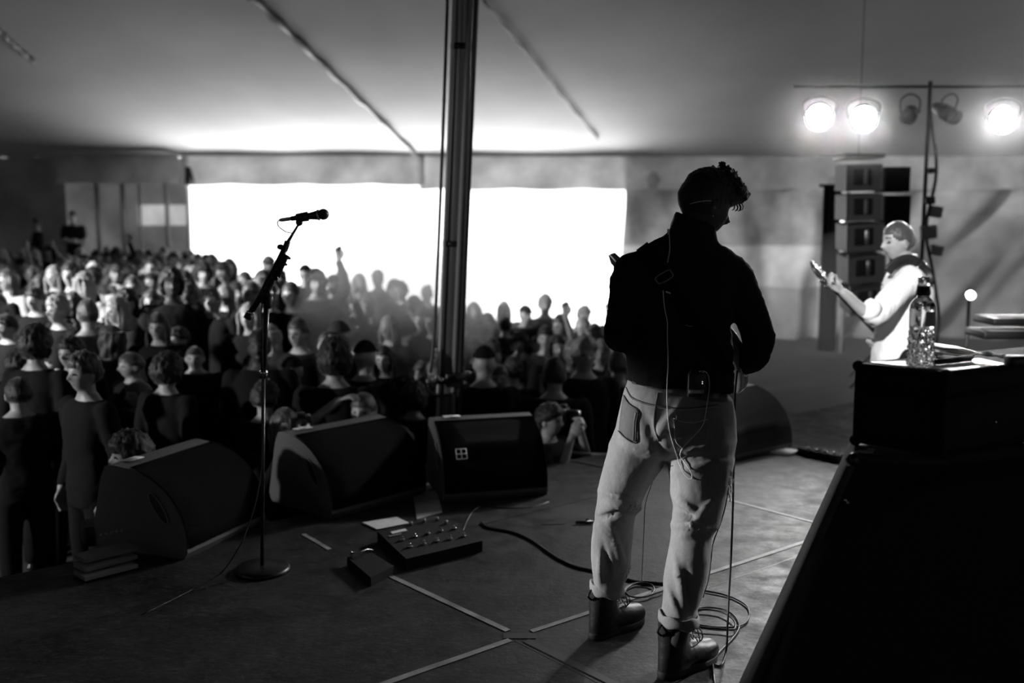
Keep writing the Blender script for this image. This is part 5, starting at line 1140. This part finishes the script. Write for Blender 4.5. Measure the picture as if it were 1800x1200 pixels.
for row in rows: full.append([bm.verts.new(Vector((.19, row[0].y, .0)))] + [bm.verts.new(p) for p in row])
for a, b_ in zip(full, full[1:]):
    for i in range(len(a) - 1): bm.faces.new((a[i], a[i + 1], b_[i + 1], b_[i]))
for r_ in (full[0], full[-1]):
    c = bm.verts.new((1.35, r_[0].co.y, 0)); bm.faces.new(r_ + [c])
tag(link('draped_gear', bm, M['cloth'], smooth=False), 'black cloth draped over equipment filling the lower right corner', 'covered equipment')
# ------------------------------------------------------------------ bass player in a white shirt (6.2 m away)
BY = 6.2
def bassist():
    hc = at(1578, 424, BY); HMx = Matrix.Translation(hc) @ frame_((-1, -.12, -.10), (0, 0, 1)) @ Matrix.Scale(.99, 4)
    bm = B(); head_bm(bm, HMx, 56)
    limb(bm, [at(1594, 472, BY), at(1588, 455, BY), hc + Vector((.02, 0, -.06))], [.07, .058, .055], 16)
    z0 = 0.0
    def vr(y, a, b_, ry, p=2.3): return pring(y, a, b_, BY, ry, 30, p)
    loft(bm, [vr(480, 1572, 1622, .15), vr(540, 1560, 1622, .14), vr(620, 1550, 1612, .14), vr(650, 1552, 1618, .15)])
    lw = at(1482, 514, BY - .30); rw = at(1552, 600, BY + .12)
    limb(bm, [at(1598, 488, BY - .19), at(1541, 556, BY - .27), lw], [.05, .043, .028]); limb(bm, [at(1602, 488, BY + .19), at(1606, 570, BY + .25), rw], [.05, .04, .028])
    hand(bm, lw, (-.85, 0, .55), (.35, -.5, .6), 1, .75, .12, 1.05, .0095); hand(bm, rw, (-.7, -.5, -.2), (0, -.3, .9), 1, .6, .1, 1.05, .0095)
    g = Vector((at(1580, 700, BY).x, BY, 0))
    for s in (-1, 1):
        limb(bm, [Vector((g.x, BY + s * .10, .78)), Vector((g.x - .05, BY + s * .17, .42)), Vector((g.x + .02, BY + s * .22, .09))], [.088, .058, .04])
        limb(bm, [Vector((g.x + .05, BY + s * .22, .045)), Vector((g.x - .08, BY + s * .23, .04)), Vector((g.x - .15, BY + s * .23, .03))], [.04, .042, .032], 12, .8, (0, 0, 1))
    me = remesh(bm, .0078, 1, .4); r = link('person', me, [M['skin'], M['eye'], M['lips']]); inv = HMx.inverted()
    for p in me.polygons:
        c = inv @ p.center
        if c.y < -.05 and abs(abs(c.x) - .031) < .010 and abs(c.z - .001) < .004: p.material_index = 1
        elif c.y < -.06 and abs(abs(c.x) - .031) < .016 and abs(c.z - .028) < .0025: p.material_index = 1
        elif c.y < -.06 and abs(c.x) < .022 and abs(c.z + .063) < .009: p.material_index = 2
        elif p.center.z < .1: p.material_index = 1
    tag(r, 'bass player in a white shirt with rolled sleeves, in profile at the right', 'person')
    bm = B(); hair_short(bm, HMx, .009, .062, curl=.004, seed=6, back=-.055); link('hair', bm, M['hairb'], r)
    bm = B(); loft(bm, [pring(y, a, b_, BY, ry, 36, 2.4) for y, a, b_, ry in ((464, 1583, 1613, .085), (472, 1574, 1622, .15), (484, 1566, 1630, .19), (505, 1558, 1634, .20), (535, 1552, 1634, .19), (565, 1546, 1630, .18), (595, 1542, 1626, .18), (625, 1538, 1624, .185), (655, 1536, 1624, .19), (672, 1535, 1625, .19))])
    limb(bm, [at(1600, 490, BY - .17), at(1568, 524, BY - .23), at(1540, 553, BY - .27), at(1530, 548, BY - .28)], [.085, .074, .066, .060], 18)
    limb(bm, [at(1602, 490, BY + .17), at(1606, 566, BY + .24), at(1575, 590, BY + .19)], [.08, .066, .058], 18)
    me = remesh(bm, .010, 3)
    for v in me.vertices: v.co += v.normal * (fbm(Vector((v.co.x, v.co.y, v.co.z * .5)), 5) * .014 + fbm(Vector((v.co.x * 2, v.co.y, v.co.z * .7)), 9) * .007)
    sh = link('shirt', me, M['shirt'], r)
    bm = B(); c = at(1531, 545, BY - .285); d = (at(1560, 556, BY - .26) - at(1518, 530, BY - .29)).normalized(); tube(bm, [c - d * .035, c, c + d * .03], [.062, .068, .066], 20); link('sleeve_cuff', bm, M['shirt'], sh)
    bm = B(); loft(bm, [pring(462, 1578, 1612, BY, .075, yr=456), pring(452, 1580, 1610, BY, .07, yr=446)]); link('collar', bm, M['shirt'], sh)
    for y in (500, 530, 560, 590): bm = B(); ball(bm, at(1551 - (y - 500) * .12, y, BY - .05), .007, seg=8); link('button', bm, M['grey'], sh)
    bm = B(); loft(bm, [pring(y, a, b_, BY, ry, 30, 2.3) for y, a, b_, ry in ((668, 1540, 1622, .17), (690, 1538, 1626, .18), (710, 1542, 1626, .17))])
    for s in (-1, 1): limb(bm, [Vector((g.x, BY + s * .09, .76)), Vector((g.x - .05, BY + s * .17, .42)), Vector((g.x + .02, BY + s * .22, .12))], [.11, .082, .068])
    link('trousers', remesh(bm, .016, 3), M['t0'], r)
    # the bass: headstock held out to the left, body in front of him
    hb = at(1459, 492, BY - .28); bb = at(1575, 612, BY + .28); ax = (hb - bb).normalized(); L_ = (hb - bb).length; nrm = Vector((-1, -.25, .1)); nrm = (nrm - ax * nrm.dot(ax)).normalized(); sd = nrm.cross(ax).normalized()
    if sd.z < 0: sd = -sd
    P = lambda a, b_, c: bb + ax * a + sd * b_ + nrm * c
    t = empty('bass_guitar', bb, 'bass guitar with chrome tuning pegs held by the player in the white shirt', 'guitar')
    prof = [(-.24, 0), (-.22, .12), (-.14, .16), (-.04, .13), (.05, .14), (.16, .19), (.21, .16), (.14, .07), (.13, 0), (.13, -.06), (.17, -.12), (.08, -.15), (-.03, -.125), (-.14, -.16), (-.22, -.11)]
    pr = spline([Vector((a, b_, 0)) for a, b_ in prof] + [Vector((-.24, 0, 0))], 3)[:-1]
    bm = B(); loft(bm, [[P(v.x, v.y, c) for v in pr] for c in (-.02, .02)]); link('bass_body', bm, M['wooddark'], t)
    bm = B(); tube(bm, [P(.12, 0, .02), P(L_ - .05, 0, .02)], [.032, .022], 12, .5, nrm); link('neck', bm, M['wooddark'], t)
    bm = B(); prism(bm, [P(L_ + a, b_, .01) for a, b_ in ((-.06, -.022), (0, -.05), (.16, -.055), (.20, -.02), (.19, .03), (.04, .045), (-.05, .024))], nrm * .016); hd = link('headstock', bm, M['wooddark'], t)
    for k, (a, b_) in enumerate(((.01, .06), (.06, .065), (.11, .062), (.16, .052), (.05, -.07), (.12, -.07))):
        bm = B(); q = P(L_ + a, b_, .018); cyl(bm, q, P(L_ + a, b_ * .5, .018), .006, 8); ball(bm, q, .016, 1, 1, .6, seg=10); link('tuning_peg', bm, M['chrome'], hd)
    # strap
    tree = bvh_of([sh]); pts = spline([Vector((x, y, 0)) for x, y in ((1560, 478), (1570, 466), (1584, 458), (1600, 456), (1614, 464), (1626, 480), (1634, 500))], 5)
    bm = B(); tube(bm, [stick(p.x, p.y, tree, .008, BY - .1) for p in pts], .032, 10, .22, (0, 1, .2)); tag(link('bass_strap', bm, M['leather']), 'wide black bass strap over the white-shirted shoulder', 'strap')
bassist()
# ------------------------------------------------------------------ hanging loudspeaker column
AY = 9.3
pcab = mat('array_paint', .14, .55)
ys = [(1487, 1550, 286, 336, .02), (1487, 1551, 338, 388, .03), (1488, 1553, 390, 442, .05), (1490, 1556, 445, 496, .09), (1494, 1560, 500, 548, .13)]
LBL = ['top', 'second from the top', 'middle', 'second from the bottom', 'lowest']
for i, (a, b_, y0, y1, tl) in enumerate(ys):
    A, C = at(a, (y0 + y1) / 2, AY), at(b_, (y0 + y1) / 2, AY); cx = (A + C) / 2; wd = (C - A).length; hh = (at(a, y0, AY) - at(a, y1, AY)).length
    r = empty('line_array_cabinet', cx - Vector((0, 0, hh / 2)), '%s of the five loudspeaker cabinets hanging behind the bass player' % LBL[i], 'speaker', 'hanging loudspeaker column')
    q = Matrix.Rotation(-tl, 4, 'Y') @ Matrix.Rotation(tl * 1.5, 4, 'X')
    bm = B(); box(bm, cx + Vector((0, .16, 0)), (wd, .34, hh * .94), q, .012); link('housing', bm, pcab, r, smooth=False)
    bm = B(); box(bm, cx + Vector((-.02, -.014, 0)), (wd * .50, .012, hh * .58), q, .01); hn = link('horn_mouth', bm, M['black'], r)
    bm = B(); box(bm, cx + Vector((.01, -.022, 0)), (.035, .02, hh * .52), q, .008); link('horn_vane', bm, M['metal'] if i > 1 else M['grey'], hn)
    for s in (-1, 1): bm = B(); box(bm, cx + Vector((s * wd * .49, .0, 0)), (.012, .03, hh * .9), q, .003); link('rigging_plate', bm, M['grey'], r)
cxx = at(1519, 280, AY)
bm = B(); box(bm, cxx + Vector((0, .16, .03)), (.36, .4, .04), bev=.008); cyl(bm, cxx + Vector((0, .16, .03)), Vector((cxx.x, AY + .16, roofz(cxx.x, AY) - .05)), .004, 8); tag(link('rigging_frame', bm, M['dmetal']), 'rigging frame and chain carrying the hanging loudspeakers', 'rigging')
for i, (y0, y1) in enumerate(((292, 338), (342, 402))):
    A, C = at(1557, y0, 9.5), at(1600, y1, 9.5); c = (A + C) / 2; r = empty('side_speaker', c, ['upper', 'lower'][i] + ' black speaker box just right of the hanging loudspeaker column', 'speaker', 'black speaker boxes beside the column')
    bm = B(); box(bm, c + Vector((0, .15, 0)), (abs(C.x - A.x), .3, abs(C.z - A.z) * .96), bev=.012); link('housing', bm, M['blackrough'], r)
    bm = B(); box(bm, c + Vector((0, -.004, 0)), (abs(C.x - A.x) * .86, .01, abs(C.z - A.z) * .8), bev=.004); link('grille', bm, mgrille, r)
c = at(1580, 402, 9.5); bm = B(); cyl(bm, (c.x, 9.65, 0.02), (c.x, 9.65, c.z), .02, 10)
for k in range(3): a = k * 2.09; cyl(bm, (c.x, 9.65, .45), (c.x + .45 * math.cos(a), 9.65 + .45 * math.sin(a), .02), .014, 8)
tag(link('speaker_pole', bm, M['dmetal']), 'tripod pole under the black side speaker boxes', 'stand')
# ------------------------------------------------------------------ lamp bar on its stand, and the lamps
LB = at(1632, 214, LY); ls = empty('lighting_stand', (LB.x, LY, 0), 'tall dark lighting stand with crossbar behind the bass player', 'lighting stand')
bm = B(); tube(bm, [(LB.x, LY, .05), (LB.x, LY, LB.z + .35)], .018, 14); link('pole', bm, M['dmetal'], ls)
a, b_ = at(1400, 185, LY), at(1830, 185, LY); bm = B(); tube(bm, [(a.x, LY + .12, LB.z + .32), (b_.x + .3, LY + .12, LB.z + .32)], .014, 12); link('crossbar', bm, M['dmetal'], ls)
for k in range(3): t = k * 2.09 + .4; bm = B(); cyl(bm, (LB.x, LY, .6), (LB.x + .6 * math.cos(t), LY + .6 * math.sin(t), .02), .018, 8); link('leg', bm, M['dmetal'], ls)
for y, dx, s in ((372, .04, .10), (408, -.02, .12), (440, .05, .09), (352, -.01, .07), (300, .0, .05)):
    q = at(1636, y, LY - .04); bm = B(); box(bm, q + Vector((dx, 0, 0)), (s * 1.1, .08, s), Matrix.Rotation(.2 * dx * 20, 4, 'Y'), .01); link('clamp', bm, M['grey'] if s > .085 else M['dmetal'], ls)
bm = B(); tube(bm, spline([at(1634, 190, LY - .05), at(1646, 300, LY - .06), at(1628, 400, LY - .06), at(1640, 480, LY - .06), at(1650, 560, LY - .06), at(1640, 640, LY - .06)]), .014, 6); link('cable', bm, M['cable'], ls)
lens_on = emit('lamp_lens_lit', 60); lens_off = mat('lamp_lens_off', .03, .15)
def par(px, py, on, label, Y=LY, r=.105, target=None, grp='lamps on the crossbar', hang=True):
    c = at(px, py, Y); t = (Vector(target) if target else Vector((c.x * .15, .0, .9))) - c; m4 = Matrix.Translation(c) @ frame_(t, (0, 0, 1))
    o = empty('stage_lamp', c, label, 'lamp', grp)
    P = lambda x, y, z: m4 @ Vector((x, y, z))
    bm = B(); tube(bm, [P(0, .02 + k, 0) for k in (0, .1, .2, .24)], [r * 1.15, r * 1.12, r * .8, r * .5], 24, cap=True); link('can', bm, M['dmetal'], o)
    bm = B(); tube(bm, [P(0, .015, 0), P(0, -.004, 0)], [r, r], 24); link('lens', bm, lens_on if on else lens_off, o)
    bm = B(); tube(bm, [P(0, .02, 0), P(0, -.06, 0)], [r * 1.16, r * 1.2], 24, cap=False); bmesh.ops.solidify(bm, geom=bm.faces[:], thickness=.004); link('rim', bm, M['dmetal'], o)
    if hang: bm = B(); tube(bm, spline([P(-r * 1.25, .08, 0), P(-r * 1.3, .08, .12), P(0, .08, .17), P(r * 1.3, .08, .12), P(r * 1.25, .08, 0)]), .008, 6); link('yoke', bm, M['dmetal'], o)
    return o
par(1440, 205, True, 'leftmost of the three lit stage lamps, at the end of the crossbar')
par(1518, 208, True, 'lit stage lamp second from the left on the crossbar')
par(1763, 210, True, 'lit stage lamp at the far right end of the crossbar')
par(1598, 203, False, 'unlit stage lamp left of the stand pole', r=.06, target=(1.5, 5, 1))
par(1672, 203, False, 'unlit stage lamp right of the stand pole', r=.06, target=(5, 5, .5))
par(1706, 518, True, 'small round lit lamp low in the haze behind the water bottle', Y=8.2, r=.032, grp=None, hang=False)
c = at(1706, 518, 8.24); bm = B(); cyl(bm, (c.x, 8.26, .0), (c.x, 8.26, c.z), .015, 8); cyl(bm, (c.x, 8.26, .01), (c.x, 8.26, .03), .16, 20); tag(link('lamp_stand', bm, M['dmetal']), 'thin stand carrying the small low lamp', 'stand')
# tall dark curtain and a pale pole left of the loudspeaker column
A, C = at(1436, 640, 12.2), at(1480, 326, 12.2); bm = B(); rows = []
for z in [0.0, .3, .8, 1.4, C.z - .1, C.z]:
    rows.append([bm.verts.new((A.x + (C.x - A.x) * i / 30 + .02 * math.sin(i), 12.2 + .05 * math.sin(i * 1.25), z)) for i in range(31)])
for a, b_ in zip(rows, rows[1:]):
    for i in range(30): bm.faces.new((a[i], a[i + 1], b_[i + 1], b_[i]))
bmesh.ops.solidify(bm, geom=bm.faces[:], thickness=.01); cyl(bm, (A.x - .05, 12.2, C.z), (C.x + .05, 12.2, C.z), .02, 10)
tag(link('black_curtain', bm, M['t0']), 'tall narrow black curtain hanging left of the loudspeaker column', 'curtain')
q = at(1483, 520, 12.0); bm = B(); cyl(bm, (q.x, 12.0, 0.0), (q.x, 12.0, at(1483, 330, 12.0).z), .03, 12); tag(link('curtain_pole', bm, M['lgrey']), 'pale upright pole at the right edge of the black curtain', 'pole')
# keyboards and bright folder in the haze behind the case
for i, (y, x0, x1) in enumerate(((562, 1728, 1860), (585, 1712, 1870))):
    a, b_ = at(x0, y, 6.6), at(x1, y, 6.6); r = empty('keyboard', (a + b_) / 2, ['upper', 'lower'][i] + ' keyboard standing in the haze at the right edge', 'keyboard', 'keyboards on a stand')
    bm = B(); box(bm, (a + b_) / 2 + Vector((.3, 0, 0)), ((b_ - a).length + .6, .3, .05), bev=.01); link('case', bm, M['black'], r)
    bm = B(); box(bm, (a + b_) / 2 + Vector((.3, -.06, .027)), ((b_ - a).length + .5, .14, .008)); link('keys', bm, M['grey'], r)
a, b_ = at(1760, 600, 6.65), at(1850, 600, 6.65); bm = B()
for sx in (-.2, .5): cyl(bm, (a.x + .4 + sx, 6.5, .02), (a.x + .5 - sx * .5, 6.8, at(0, 590, 6.6).z - .04), .016, 8); cyl(bm, (a.x + .4 + sx, 6.8, .02), (a.x + .5 - sx * .5, 6.55, at(0, 590, 6.6).z - .04), .016, 8)
tag(link('keyboard_stand', bm, M['dmetal']), 'folding stand under the keyboards at the right edge', 'stand')
A = at(1645, 606, 3.7); C = at(1727, 618, 3.7); bm = B(); box(bm, (A + C) / 2 + Vector((0, .1, -.02)), ((C - A).length, .24, .03), Matrix.Rotation(.14, 4, 'Y'), .005); lp = tag(link('pale_folder', bm, M['white']), 'blurred white folder tilted on a music desk behind the case', 'folder')
c = (A + C) / 2; bm = B(); cyl(bm, (c.x, 3.82, .03), (c.x, 3.82, c.z - .03), .012, 8); cyl(bm, (c.x, 3.82, 0), (c.x, 3.82, .03), .14, 20); box(bm, (c.x, 3.82, c.z - .045), (.16, .22, .012)); tag(link('music_desk', bm, M['dmetal']), 'desk stand holding up the blurred white folder', 'stand')
